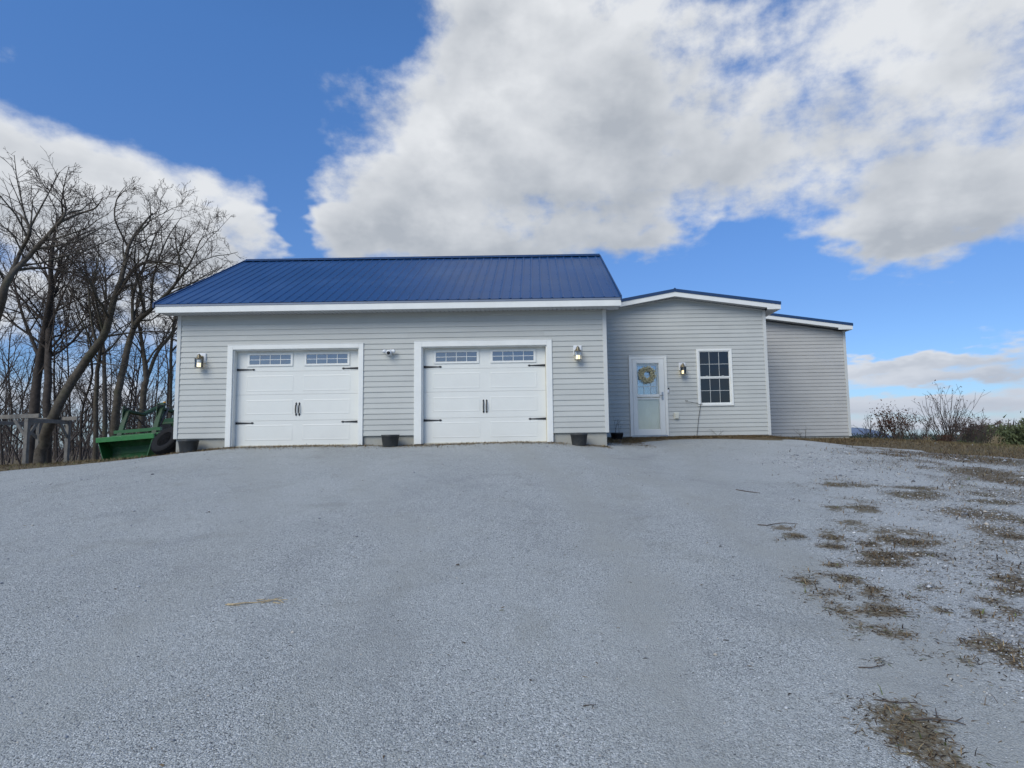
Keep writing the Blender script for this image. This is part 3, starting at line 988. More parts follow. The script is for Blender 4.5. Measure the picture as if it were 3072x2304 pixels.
    c.box(tl, cx - half, G - .036, G + .003, 1.512, ttop)
    c.box(cx + half, tr, G - .036, G + .003, 1.512, ttop)
    c.box(cx - half, cx + half, G - .036, G + .003, 3.692, ttop)
    c.box(tl - .006, tr + .006, G - .042, G + .003, ttop, ttop + .012)
    bevel(c.build('door_casing', M['trim'], gd), .004)
    c = MB()
    c.box(cx - half - .004, cx - half + .020, G + .003, Yd - .002, 1.518, 3.672)
    c.box(cx + half - .020, cx + half + .004, G + .003, Yd - .002, 1.518, 3.672)
    c.box(cx - half - .004, cx + half + .004, G + .003, Yd - .002, 3.672, 3.696)
    c.build('door_jamb', M['trim'], gd)
    c = MB()
    c.box(cx + half - .034, cx + half - .021, Yd - .016, Yd - .003, 1.53, 3.670)
    c.box(cx - half + .021, cx + half - .035, Yd - .016, Yd - .003, 1.520, 1.536)
    c.build('weather_strip', M['strip'], gd)
    return gd
garage_door(-5.4065, 1.4185, -6.943, -3.886, 3.795)
garage_door(-1.172, 1.408, -2.745, .353, 3.815)

# ---- entry wing
def entry_top(z):
    if z is None:
        return 5.425
    return (3.88 - (5.43 - z) / .168, 3.88 + (5.43 - z) / .147)
WD = (2.580, 3.606, 1.58, 3.838)
WW = (4.455, 5.443, 2.420, 4.008)
mb = MB()
yc = W + .004
mb.box(1.62, WD[0] + .05, yc, yc + .12, 1.6, 5.0)
mb.box(WD[0] + .05, WD[1] - .05, yc, yc + .12, WD[3] - .05, 5.0)
mb.box(WD[1] - .05, WW[0] + .05, yc, yc + .12, 1.6, 5.0)
mb.box(WW[0] + .05, WW[1] - .05, yc, yc + .12, 1.6, WW[2] + .05)
mb.box(WW[0] + .05, WW[1] - .05, yc, yc + .12, WW[3] - .05, 5.0)
mb.box(WW[1] - .05, 6.40, yc, yc + .12, 1.6, 5.0)
mb.prism([(1.62, yc, 5.0), (6.40, yc, 5.0), (6.40, yc, 5.06), (3.88, yc, 5.44), (1.62, yc, 5.06)], (0, .12, 0))
mb.box(6.28, 6.40, yc + .12, B + .2, 1.6, 5.06)
mb.box(1.62, 6.28, W + 2.2, W + 2.3, 1.6, 5.1)
ew = mb.build('entry_wall', M['siding'], house)
sided_wall(ew, 1.625, 6.365, 1.605, .1137, W, entry_top, [WD, WW], M['siding'])
p = MB()
p.box(6.352, 6.440, W - .028, W - .001, 1.595, 5.09)
p.box(6.415, 6.440, W - .001, W + .09, 1.595, 5.09)
bevel(p.build('corner_post', M['post'], ew), .005)
f_ = MB().box(1.62, 6.385, W + .022, B, .8, 1.598)
bevel(f_.build('entry_foundation', M['concrete'], house), .006)
# roof of the wing
def ezb(x):
    return 5.453 - (.178 * (3.86 - x) if x < 3.86 else .1395 * (x - 3.86))
XL, XR, Y0w, Y1w = 1.64, 6.765, W - .30, B + .05
mb = MB()
for (xa, xb) in ((XL, 3.86), (3.86, XR)):
    mb.prism([(xa, Y0w + .03, ezb(xa) + .05), (xb, Y0w + .03, ezb(xb) + .05), (xb, Y0w + .03, ezb(xb) + .19), (xa, Y0w + .03, ezb(xa) + .19)], (0, Y1w - Y0w - .03, 0))
er = mb.build('entry_roof', M['drip'], house)
for (xa, xb) in ((3.86, XL - .02), (3.86, XR + .01)):
    dirx = 1 if xb > xa else -1
    lo, hi = Vector((xb, 0, ezb(xb) + .192)), Vector((xa, 0, ezb(xa) + .192))
    u = (hi - lo); Lr = u.length; u.normalize()
    nr = Vector((-u.z, 0, u.x)) if u.x > 0 else Vector((u.z, 0, -u.x))
    y = Y0w + .005
    while y < Y1w - .05:
        wd = min(.9144, Y1w - y)
        roof_panel(er, (lo.x, y, lo.z), u, Lr, (0, 1, 0), nr, wd, M['roof'])
        y += .9144
mb = MB()
mb.tube([(3.86, Y0w - .02, 5.453 + .205), (3.86, Y1w, 5.453 + .205)], .030, 8)
mb.build('ridge_cap', M['rooftrim'], er)
for (xa, xb) in ((XL, 3.86), (3.86, XR)):
    mb = MB().prism([(xa, Y0w, ezb(xa)), (xb, Y0w, ezb(xb)), (xb, Y0w, ezb(xb) + .127), (xa, Y0w, ezb(xa) + .127)], (0, .025, 0))
    mb.build('fascia', M['trim'], er)
    xb2 = xb + (.012 if xb > 5 else 0)
    mb = MB().prism([(xa, Y0w - .016, ezb(xa) + .128), (xb2, Y0w - .016, ezb(xb2) + .128), (xb2, Y0w - .016, ezb(xb2) + .212), (xa, Y0w - .016, ezb(xa) + .212)], (0, .040, 0))
    mb.build('rake_trim', M['drip' if False else 'rooftrim'], er)
soffit_strip(er, XL, 6.43, Y0w + .026, W - .003, lambda x: ezb(x) + .012)
# boxed eave on the right
mb = MB()
ze = ezb(XR)
mb.box(XR - .025, XR, Y0w + .026, B + .0, ze, ze + .127)
mb.build('eave_fascia', M['trim'], er)
mb = MB()
mb.box(6.445, XR - .026, Y0w + .026, B - .3, ze - .002, ze + .012)
mb.build('eave_soffit', M['soffit'], er)
mb = MB().prism([(6.39, Y0w + .0, ezb(6.39) - .001), (6.39, Y0w, ze + .001), (XR - .03, Y0w, ze + .001)], (0, .022, 0))
mb.build('eave_return', M['trim'], er)
# thin moulding where siding meets soffit
mb = MB()
for (xa, xb, za, zb) in ((1.64, 3.88, 5.053, 5.430), (3.88, 6.35, 5.430, 5.067)):
    mb.prism([(xa, W - .030, za - .005), (xb, W - .030, zb - .005), (xb, W - .030, zb + .030), (xa, W - .030, za + .030)], (0, .028, 0))
mb.build('frieze_moulding', M['post'], er)

# ---- rear wing
def rzb(x):
    return 4.922 + .143 * (10.15 - x)
def rear_top(z):
    if z is None:
        return 5.36
    return (-99, 10.02 - (z - 4.895) / .150 if z > 4.895 else 99)
mb = MB()
yc = B + .004
mb.prism([(5.3, yc, 1.52), (10.0, yc, 1.52), (10.0, yc, 4.90), (5.3, yc, 5.60)], (0, .12, 0))
mb.box(9.88, 10.0, yc + .12, 27.0, 1.52, 4.9)
mb.box(2.2, 9.88, 26.9, 27.0, 1.52, 4.9)
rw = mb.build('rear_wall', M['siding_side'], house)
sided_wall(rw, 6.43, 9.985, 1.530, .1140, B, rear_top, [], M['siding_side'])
p = MB()
p.box(9.965, 10.050, B - .028, B - .001, 1.515, 4.94)
p.box(10.025, 10.050, B - .001, B + .09, 1.515, 4.94)
bevel(p.build('corner_post', M['post'], rw), .005)
f_ = MB().box(5.4, 10.0, B + .022, 27.0, .6, 1.523)
f_.build('rear_foundation', M['concrete'], house)
Y0r, Y1r, XE = B - .30, 27.3, 10.155
mb = MB().prism([(3.9, Y0r + .03, rzb(3.9) + .05), (XE, Y0r + .03, rzb(XE) + .05), (XE, Y0r + .03, rzb(XE) + .18), (3.9, Y0r + .03, rzb(3.9) + .18)], (0, Y1r - Y0r, 0))
rr = mb.build('rear_roof', M['drip'], house)
lo, hi = Vector((XE + .012, 0, rzb(XE) + .182)), Vector((3.9, 0, rzb(3.9) + .182))
u = hi - lo; Lr = u.length; u.normalize()
y = Y0r + .005
while y < Y1r - .1:
    roof_panel(rr, (lo.x, y, lo.z), u, Lr, (0, 1, 0), (u.z, 0, -u.x), min(.9144, Y1r - y), M['roof'])
    y += .9144
mb = MB().prism([(6.0, Y0r, rzb(6.0)), (XE, Y0r, rzb(XE)), (XE, Y0r, rzb(XE) + .119), (6.0, Y0r, rzb(6.0) + .119)], (0, .025, 0))
mb.build('fascia', M['trim'], rr)
mb = MB().prism([(6.0, Y0r - .016, rzb(6.0) + .120), (XE + .015, Y0r - .016, rzb(XE) + .120), (XE + .015, Y0r - .016, rzb(XE) + .203), (6.0, Y0r - .016, rzb(6.0) + .203)], (0, .040, 0))
mb.build('rake_trim', M['rooftrim'], rr)
soffit_strip(rr, 6.0, 10.04, Y0r + .026, B - .003, lambda x: rzb(x) + .012)
mb = MB().box(XE - .025, XE, Y0r + .026, Y1r, rzb(XE), rzb(XE) + .119)
mb.build('eave_fascia', M['trim'], rr)
mb = MB().box(10.055, XE - .026, Y0r + .026, Y1r, rzb(XE) - .002, rzb(XE) + .010)
mb.build('eave_soffit', M['soffit'], rr)
mb = MB().prism([(9.70, Y0r, rzb(9.70) - .001), (9.70, Y0r, rzb(XE) + .001), (XE - .03, Y0r, rzb(XE) + .001)], (0, .022, 0))
mb.build('eave_return', M['trim'], rr)

# ---- entry: storm door over an inner half-glass door
def rect_frame(mb, x0, x1, z0, z1, wl, wr, wb, wt, y0, y1):
    mb.box(x0, x0 + wl, y0, y1, z0, z1)
    mb.box(x1 - wr, x1, y0, y1, z0, z1)
    mb.box(x0 + wl, x1 - wr, y0, y1, z0, z0 + wb)
    mb.box(x0 + wl, x1 - wr, y0, y1, z1 - wt, z1)
    return mb
mb = rect_frame(MB(), WD[0], WD[1], 1.612, WD[3], .075, .062, .0, .085, W - .045, W + .10)
sdoor = bevel(mb.build('storm_door', M['trim'], house), .005)
mb = MB()
rect_frame(mb, WD[0] - .012, WD[1] + .012, 1.612, WD[3] + .014, .014, .014, 0, .014, W - .055, W - .020)
mb.build('drip_cap', M['trim'], sdoor)
sx0, sx1, sz0, sz1 = 2.660, 3.540, 1.642, 3.748
mb = rect_frame(MB(), sx0, sx1, sz0, sz1, .115, .140, .150, .108, W - .040, W - .010)
mb.box(sx0 + .115, sx1 - .140, W - .042, W - .010, 2.690, 2.752)
mb.box(sx0 + .115, sx1 - .140, W - .036, W - .010, 2.640, 2.668)
for xx_ in (2.966, 3.159):
    mb.box(xx_ - .010, xx_ + .010, W - .034, W - .010, 2.668, 2.690)
bevel(mb.build('door_frame', M['doorwhite'], sdoor), .005)
mb = MB()
rect_frame(mb, sx0 + .116, sx1 - .141, sz0 + .151, 2.639, .012, .012, .012, .012, W - .034, W - .018)
rect_frame(mb, sx0 + .116, sx1 - .141, 2.753, sz1 - .109, .010, .010, .010, .010, W - .034, W - .018)
mb.build('glazing_bead', M['trim'], sdoor)
MB().box(sx0 + .117, sx1 - .142, W - .026, W - .022, 2.754, sz1 - .110).build('upper_glass', M['clear'], sdoor)
MB().box(sx0 + .117, sx1 - .142, W - .026, W - .022, sz0 + .152, 2.638).build('lower_glass', M['clear'], sdoor)
mb = MB()
mb.box(3.452, 3.500, W - .048, W - .040, 2.60, 2.82)
mb.tube([(3.476, W - .048, 2.735), (3.476, W - .085, 2.735), (3.45, W - .095, 2.735), (3.37, W - .095, 2.730)], .010, 8)
mb.box(3.463, 3.489, W - .062, W - .048, 2.64, 2.69)
mb.build('handle', M['metal'], sdoor)
mb = MB().box(WD[0] + .02, WD[1] - .02, W - .05, W + .10, 1.590, 1.640)
mb.build('threshold', M['metal'], sdoor)
# inner door
yi = W + .020
ix0, ix1 = WD[0] + .078, WD[1] - .065
mb = MB()
gx0, gx1, gz0, gz1 = 2.800, 3.345, 2.740, 3.575
mb.box(ix0, gx0, yi, yi + .04, 1.642, 3.75)
mb.box(gx1, ix1, yi, yi + .04, 1.642, 3.75)
mb.box(gx0, gx1, yi, yi + .04, 1.642, gz0)
mb.box(gx0, gx1, yi, yi + .04, gz1, 3.75)
for (a, b) in ((2.80, 3.03), (3.11, 3.345)):
    for (c, e) in ((2.30, 2.52), (1.75, 2.20)):
        rect_frame(mb, a, b, c, e, .022, .022, .022, .022, yi - .012, yi - .0005)
        mb.box(a + .05, b - .05, yi - .009, yi - .0005, c + .05, e - .05)
idoor = mb.build('inner_door', M['innerdoor'], house)
mb = MB()
rect_frame(mb, gx0 - .02, gx1 + .02, gz0 - .02, gz1 + .02, .032, .032, .032, .032, yi - .016, yi - .0008)
for xm in (2.978, 3.168):
    mb.box(xm - .009, xm + .009, yi - .012, yi + .010, gz0 + .012, gz1 - .012)
for zm in (2.985, 3.290):
    for (a, b) in ((gx0 + .012, 2.969), (2.987, 3.159), (3.177, gx1 - .012)):
        mb.box(a, b, yi - .011, yi + .010, zm - .009, zm + .009)
mb.build('muntin', M['trim'], idoor)
xs_ = [gx0, 2.978, 3.168, gx1]; zs_ = [gz0, 2.985, 3.290, gz1]
for i in range(3):
    for j in range(3):
        MB().box(xs_[i] + .003, xs_[i + 1] - .003, yi + .012, yi + .016, zs_[j] + .003, zs_[j + 1] - .003).build('pane', M['pane_door'], idoor)

# ---- wing window, six over six
mb = rect_frame(MB(), WW[0], WW[1], WW[2], WW[3], .062, .062, .060, .058, W - .040, W + .06)
win = bevel(mb.build('window', M['trim'], house), .005)
mb = MB()
a0, a1, b0, b1 = WW[0] + .063, WW[1] - .063, WW[2] + .061, WW[3] - .059
rect_frame(mb, a0, a1, 3.205, b1, .028, .028, .034, .022, W - .022, W + .010)
mb.build('upper_sash', M['doorwhite'], win)
mb = MB()
rect_frame(mb, a0, a1, b0, 3.204, .030, .030, .028, .026, W - .012, W + .020)
mb.box(4.70, 4.76, W - .034, W - .023, 3.240, 3.252)
mb.box(5.14, 5.20, W - .034, W - .023, 3.240, 3.252)
mb.build('lower_sash', M['doorwhite'], win)
for (z0, z1, ym) in ((3.240, b1 - .023, W - .004), (b0 + .029, 3.177, W + .006)):
    x0, x1 = a0 + .030, a1 - .030
    zm = (z0 + z1) / 2
    mb = MB()
    for k in (1, 2):
        xm = x0 + (x1 - x0) * k / 3
        mb.box(xm - .0055, xm + .0055, ym, ym + .007, z0, z1)
    for k in range(3):
        xa, xb = x0 + (x1 - x0) * k / 3 + (.0055 if k else 0), x0 + (x1 - x0) * (k + 1) / 3 - (.0055 if k < 2 else 0)
        mb.box(xa, xb, ym, ym + .006, zm - .0055, zm + .0055)
    mb.build('muntin', M['post'], win)
    for k in range(3):
        for (za, zb) in ((z0, zm), (zm, z1)):
            MB().box(x0 + (x1 - x0) * k / 3 + .002, x0 + (x1 - x0) * (k + 1) / 3 - .002, ym + .008, ym + .012, za + .002, zb - .002).build('pane', M['pane'], win)
MB().box(a0 - .06, a1 + .06, W + .07, W + .075, b0 - .06, b1 + .06).build('window_backing', M['black'], win)  # plain black sheet closing the opening behind the panes

# ------------------------------------------------------------------ wall lanterns
def make_lantern(loc, label):
    """origin on the wall face, front towards -y"""
    t = thing('wall_lantern', loc, label, 'wall lamp', 'lanterns on the house wall')
    bevel(MB().box(-.092, .092, -.030, .012, -.05, .165).local('mounting_block', M['white_plastic'], t), .006)
    bp = MB()
    bp.lathe([(.0, 0), (.052, 0), (.050, .010), (.035, .018), (0, .020)], 16, Matrix.Translation((0, -.030, .06)) @ Matrix.Rotation(R(90), 4, 'X'))
    bp.tube([(0, -.045, .06), (0, -.075, .115), (0, -.115, .135), (0, -.125, .115)], .008, 8)
    bp.local('bracket', M['bronze'], t, True)
    cr = MB().lathe([(.0, .145), (.010, .14), (.014, .128), (.030, .118), (.040, .105), (.030, .092), (.044, .082), (.050, .068), (.040, .056), (.062, .040), (.090, .030), (.090, .022), (0, .022)], 16, Matrix.Translation((0, -.125, 0)))
    cr.local('crown', M['bronze'], t, True)
    cg = MB()
    for k in range(6):
        a = R(30 + 60 * k)
        a2 = R(90 + 60 * k)
        p0 = Vector((.086 * math.cos(a), -.125 + .086 * math.sin(a), 0))
        p1 = Vector((.086 * math.cos(a2), -.125 + .086 * math.sin(a2), 0))
        cg.tube([p0 + Vector((0, 0, .024)), p0 + Vector((0, 0, -.172))], .0045, 6)
        cg.tube([p0 + Vector((0, 0, -.168)), p1 + Vector((0, 0, -.168))], .005, 6)
        cg.tube([p0 + Vector((0, 0, .018)), p1 + Vector((0, 0, .018))], .005, 6)
    cg.lathe([(0, -.178), (.070, -.178), (.072, -.170), (0, -.168)], 6, Matrix.Translation((0, -.125, 0)))
    cg.local('cage', M['cage'], t)
    for k in range(6):
        a, a2 = R(30 + 60 * k), R(90 + 60 * k)
        q = [(.080 * math.cos(a), -.125 + .080 * math.sin(a)), (.080 * math.cos(a2), -.125 + .080 * math.sin(a2))]
        p = MB().prism([(q[0][0], q[0][1], -.164), (q[1][0], q[1][1], -.164), (q[1][0], q[1][1], .014), (q[0][0], q[0][1], .014)], (-.002 * math.cos((a + a2) / 2), -.002 * math.sin((a + a2) / 2), 0))
        p.local('glass_panel', M['clear'], t)
    MB().lathe([(.0, -.166), (.041, -.166), (.042, -.155), (.040, -.075), (.036, -.068), (0, -.070)], 14, Matrix.Translation((0, -.125, 0))).local('candle_sleeve', M['glow'], t, True)
    MB().lathe([(.0, -.068), (.014, -.066), (.017, -.045), (.010, -.020), (.002, -.002), (0, 0)], 10, Matrix.Translation((0, -.125, 0))).local('bulb', M['clear'], t, True)
    return t
make_lantern((-7.517, G - .016, 3.455), 'lit lantern on white block left of the left garage door')
make_lantern((.930, G - .016, 3.500), 'lit lantern on white block right of the right garage door')
make_lantern((4.048, W - .016, 3.470), 'lit lantern on white block between entry door and window')

# ------------------------------------------------------------------ security camera between the garage doors
t = thing('security_camera', (-3.29, G - .016, 3.56), 'white security camera with two side lamps between the garage doors', 'camera')
bevel(MB().box(-.055, .055, -.02, .012, -.06, .08).local('wall_plate', M['white_plastic'], t), .006)
mb = MB()
mb.tube([(0, -.02, .03), (0, -.06, .035), (0, -.075, .02)], [.03, .03, .034], 12)
mb.local('arm', M['white_plastic'], t, True)
mtx = Matrix.Translation((0, -.10, .0)) @ Matrix.Rotation(R(105), 4, 'X')
MB().lathe([(0, -.07), (.035, -.066), (.055, -.045), (.062, -.01), (.060, .03), (.048, .05), (.044, .055), (0, .055)], 18, mtx).local('body', M['white_plastic'], t, True)
MB().lathe([(.0, .0555), (.040, .0555), (.036, .064), (.018, .070), (0, .072)], 18, mtx).local('lens', M['black_plastic'], t, True)
for s_ in (-1, 1):
    mb = MB()
    mb.tube([(0, -.06, .03), (s_ * .06, -.065, .04), (s_ * .085, -.075, .035)], .011, 8)
    mb.lathe([(0, -.028), (.030, -.026), (.045, .012), (.045, .022), (0, .026)], 14, Matrix.Translation((s_ * .105, -.09, .03)) @ Matrix.Rotation(R(-s_ * 22), 4, 'Z') @ Matrix.Rotation(R(108), 4, 'X'))
    mb.local('spot_lamp', M['white_plastic'], t, True)

# ------------------------------------------------------------------ doorbell, outlet cover
t = thing('doorbell', (3.640, W - .016, 2.866), 'black and white video doorbell right of the entry door', 'doorbell')
bevel(MB().box(-.032, .032, -.022, .012, -.068, .068).local('case', M['black_plastic'], t), .006)
bevel(MB().box(-.026, .026, -.028, -.0225, -.062, .022).local('face', M['white_plastic'], t), .004)
MB().lathe([(0, 0), (.013, 0), (.012, .004), (0, .005)], 14, Matrix.Translation((0, -.028, -.02)) @ Matrix.Rotation(R(90), 4, 'X')).local('button', M['metal'], t)
t = thing('outlet_cover', (3.846, W - .016, 2.157), 'cream weatherproof outlet cover low on the wall beside the entry door', 'outlet')
bevel(MB().box(-.072, .072, -.030, .012, -.095, .095).local('backplate', M['ivory'], t), .008)
bevel(MB().box(-.048, .048, -.062, -.031, -.072, .072).local('lid', M['ivory'], t), .008)

# ------------------------------------------------------------------ wreath on the storm door
t = thing('wreath', (3.068, W - .046, 3.306), 'round wreath of dried yellow flowers hanging on the entry door glass', 'wreath')
rg = random.Random(4)
ring = MB()
ring.tube([(.172 * math.cos(a), -.022, .172 * math.sin(a)) for a in [i * math.pi / 16 for i in range(32)]], .026, 6, True)
ring.local('twig_ring', M['twig'], t)
for nm, mt, cnt, sz_ in (('leaves', M['dryleaf'], 620, .030), ('flowers', M['dryleaf2'], 330, .022)):
    V, Fc = [], []
    for i in range(cnt):
        a = rg.random() * 6.283
        ph = rg.uniform(-2.7, 1.0)
        rr_ = rg.uniform(.035, .085)
        ro = .172 + rr_ * math.sin(ph) * 1.0 * rg.choice((-1, 1))
        c = Vector((ro * math.cos(a), -.022 - abs(rr_ * math.cos(ph)) * .55, ro * math.sin(a)))
        dr = Vector((rg.gauss(0, 1), rg.gauss(-.6, .6), rg.gauss(0, 1))).normalized()
        sd_ = dr.cross(Vector((rg.gauss(0, 1), rg.gauss(0, 1), rg.gauss(0, 1)))).normalized()
        s_ = sz_ * rg.uniform(.6, 1.25)
        b = len(V)
        up = dr.cross(sd_) * s_ * .3
        V += [tuple(c - dr * s_ * .7), tuple(c + sd_ * s_ * .42 + up), tuple(c + dr * s_), tuple(c - sd_ * s_ * .42 + up)]
        Fc += [(b, b + 1, b + 2), (b, b + 2, b + 3)]
    o = link_mesh(nm, V, Fc, mt, t, org=(0, 0, 0))
    o['kind'] = 'stuff'

# ------------------------------------------------------------------ bent wire garden hook leaning by the window
def T(x, y):
    return float(terr(np.array([x]), np.array([y]))[0])
mb = MB()
mb.tube([(4.37, W - .06, T(4.37, W - .06) - .02), (4.44, W - .05, 2.05), (4.52, W - .045, 2.47)], .0065, 6)
mb.tube([(4.52, W - .048, 2.47), (4.535, W - .055, 2.50), (4.56, W - .05, 2.49), (4.555, W - .05, 2.455), (4.525, W - .05, 2.45), (4.40, W - .06, 2.495), (4.25, W - .08, 2.525), (4.09, W - .10, 2.555), (4.085, W - .10, 2.575), (4.16, W - .09, 2.578)], .0055, 6)
o = mb.build('garden_hook', M['wire'], org=(4.37, W - .06, T(4.37, W - .06)))
tag(o, 'thin bent wire garden hook leaning under the window', 'garden hook')

# ------------------------------------------------------------------ planters
def make_pot(loc, r, h, mt, label, name='planter', rz=0, soil=True):
    t = thing(name, loc, label, 'planter', 'planters against the house', rz)
    b = r * .80
    MB().lathe([(0, 0), (b, 0), (b * 1.01, .01), (r * .965, h - .045), (r, h - .04), (r, h), (r * .93, h), (r * .92, h - .05), (r * .90, h - .07)], 28).local('pot', mt, t, True).data
    MB().lathe([(0, h - .052), (r * .4, h - .05), (r * .91, h - .06)], 20).local('soil', M['seedhead'], t, True)
    return t
def pot_at(x, y, *a, **k):
    return make_pot((x, y, T(x, y) + .004), *a, **k)
pot_at(-7.60, 13.12, .205, .275, M['darkpot'], 'grey plastic planter at the left corner of the garage')
pot_at(-3.21, 13.13, .195, .265, M['darkpot'], 'grey plastic planter between the two garage doors')
pot_at(.905, 13.13, .190, .265, M['darkpot'], 'grey plastic planter right of the right garage door')
pt = make_pot((2.12, 16.05, T(2.12, 16.05) + .004), .170, .20, M['blackpot'], 'black plastic planter with dead stems left of the entry door', 'stem_planter')
rg = random.Random(9)
for i in range(5):
    a = rg.uniform(-.5, .5)
    mb = MB()
    hgt = rg.uniform(.25, .62)
    lean = rg.uniform(-.15, .35)
    x0 = rg.uniform(-.08, .08)
    mb.tube([(x0, a * .1, .13), (x0 + lean * hgt * .4, a * .1, .15 + hgt * .5), (x0 + lean * hgt, a * .15, .15 + hgt)], [.004, .003, .002], 5)
    mb.tube([(x0 + lean * hgt * .6, a * .1, .15 + hgt * .62), (x0 + lean * hgt + .07, a * .1, .15 + hgt * .92)], [.0025, .0018], 5)
    mb.local('dead_stem', M['twig'], pt)

# ------------------------------------------------------------------ old tyre by the garage corner
t = thing('tyre', (-8.60, 13.98, T(-8.6, 13.98)), 'old black tyre standing at the left corner of the garage beside the green bucket', 'tyre')
ax = Vector((-.28, -.78, .56)).normalized()
mtx = Matrix.Translation((0, 0, .345)) @ Matrix.Scale(1.1, 4) @ ax.to_track_quat('Z', 'Y').to_matrix().to_4x4()
prof = [(.175, .075), (.20, .088), (.27, .092), (.300, .080), (.315, .060), (.320, 0), (.315, -.060), (.300, -.080), (.27, -.092), (.20, -.088), (.175, -.075), (.165, -.06), (.262, -.05), (.285, 0), (.262, .05), (.165, .06), (.175, .075)]
MB().lathe(prof, 40, mtx).local('casing', M['rubber'], t, True)
V, Fc = [], []
for k in range(44):
    a = 2 * math.pi * k / 44
    for s_ in (-1, 1):
        b = len(V)
        for (da, rr_, zz) in ((0, .318, s_ * .008), (.075, .318, s_ * .008), (.115, .308, s_ * .078), (.04, .308, s_ * .078)):
            for dr in (0, .016):
                V.append(tuple(mtx @ Vector(((rr_ + dr) * math.cos(a + da), (rr_ + dr) * math.sin(a + da), zz))))
        Fc += [(b + 1, b + 3, b + 5, b + 7), (b, b + 1, b + 7, b + 6), (b, b + 2, b + 3, b + 1), (b + 2, b + 4, b + 5, b + 3), (b + 4, b + 6, b + 7, b + 5)]
o = link_mesh('tread', V, Fc, M['rubber'], t, org=(0, 0, 0))

# ------------------------------------------------------------------ tractor with front loader (mostly behind the garage)
# local frame: +x = forward (towards the viewer, to the left), y = left side, z up; origin on the ground under the front axle
tx, ty = -11.05, 18.42
yaw = R(-87)
tr = thing('loader_tractor', (tx, ty, T(tx, ty)), 'green loader tractor with wide front bucket parked left of the garage', 'tractor', None, 0)
tr.rotation_euler = (R(4.0) * 1, 0, yaw)
GB_ = 2.15
M['lip'] = pmat('bright_green_paint', (.022, .17, .04), .45, .12, 6, .1, 40, .5, tint=(.05, .13, .05), tscale=6, tamt=.4)
# bucket: curved shell with side plates
prof = [(.26, .60), (.06, .60), (-.10, .52), (-.20, .36), (-.18, .18), (-.06, .07), (.16, .02), (.34, .035)]
bw = .73
shell = MB()
th = .018
for i in range(len(prof) - 1):
    (x0, z0), (x1, z1) = prof[i], prof[i + 1]
    dx_, dz_ = x1 - x0, z1 - z0
    l_ = math.hypot(dx_, dz_)
    nx, nz = -dz_ / l_ * th, dx_ / l_ * th
    w0 = bw - .17 * sstep(.55, .05, np.array(z0)).item()
    w1 = bw - .17 * sstep(.55, .05, np.array(z1)).item()
    b = len(shell.v)
    for (xq, zq, wq) in ((x0, z0, w0), (x1, z1, w1)):
        shell.v += [(GB_ + xq, -wq, zq), (GB_ + xq, wq, zq), (GB_ + xq - nx, wq, zq - nz), (GB_ + xq - nx, -wq, zq - nz)]
    shell.f += [tuple(b + i_ for i_ in q_) for q_ in ((0, 1, 5, 4), (3, 7, 6, 2), (1, 2, 6, 5), (0, 4, 7, 3))]
bucket = shell.local('bucket', M['green_worn'], tr)
lip = MB()
lip.box(GB_ + .235, GB_ + .285, -bw - .015, bw + .015, .505, .635)
bevel(lip.local('bucket_lip', M['lip'], bucket), .006)
edge = MB().box(GB_ + .30, GB_ + .40, -.57, .57, .022, .042)
edge.local('cutting_edge', M['green_worn'], bucket)
for s_ in (-1, 1):
    side = MB()
    pl = [(GB_ + .255, s_ * bw, .60), (GB_ - .10, s_ * bw, .52), (GB_ - .20, s_ * (bw - .07), .36), (GB_ - .18, s_ * (bw - .12), .18), (GB_ - .05, s_ * (bw - .16), .06), (GB_ + .30, s_ * (bw - .165), .03)]
    side.prism(pl, (0, s_ * -.014, 0))
    side.local('side_plate', M['green'], bucket)
# loader arms
for s_ in (-1, 1):
    arm = MB()
    y = s_ * .46
    arm.bar((GB_ - .22, y, .62), (GB_ - .62, y, 1.36), .07, .13, (0, 1, 0))
    arm.bar((GB_ - .60, y, 1.36), (GB_ - 1.35, y, 1.30), .07, .15, (0, 1, 0))
    arm.bar((GB_ - 1.33, y, 1.29), (GB_ - 2.35, y, 1.62), .07, .16, (0, 1, 0))
    bevel(arm.local('loader_arm', M['green_dark'], tr), .008)
    cyl = MB()
    cyl.tube([(GB_ - .18, y + .06 * s_, .52), (GB_ - .48, y + .06 * s_, .95)], .022, 10)
    cyl.tube([(GB_ - .44, y + .06 * s_, .90), (GB_ - .86, y + .06 * s_, 1.40)], .038, 10)
    cyl.tube([(GB_ - 1.05, y + .06 * s_, 1.26), (GB_ - 1.50, y + .06 * s_, .98)], .022, 10)
    cyl.tube([(GB_ - 1.45, y + .06 * s_, 1.0), (GB_ - 2.05, y + .06 * s_, .66)], .038, 10)
    cyl.tube([(GB_ - .50, y, 1.44), (GB_ - .95, y, 1.50), (GB_ - 1.4, y, 1.42), (GB_ - 1.9, y, 1.56)], .014, 8)
    cyl.local('hydraulic_cylinder', M['steel'], tr, True)
    mast = MB()
    mast.bar((GB_ - 2.12, s_ * .42, .45), (GB_ - 2.32, s_ * .44, 1.70), .10, .16, (0, 1, 0))
    mast.local('loader_mast', M['green_dark'], tr)
    br = MB().prism([(GB_ - .12, y - .03, .52), (GB_ - .30, y - .03, .74), (GB_ - .20, y - .03, .40)], (0, .06, 0))
    br.local('bucket_bracket', M['green'], tr)
    br = MB().prism([(GB_ - .45, y - .06, 1.14), (GB_ - .78, y - .06, 1.46), (GB_ - .52, y - .06, 1.52)], (0, .02, 0))
    br.local('knee_plate', M['green_dark'], tr)
cb_ = MB().bar((GB_ - .30, -.62, .78), (GB_ - .30, .62, .78), .09, .09, (0, 0, 1))
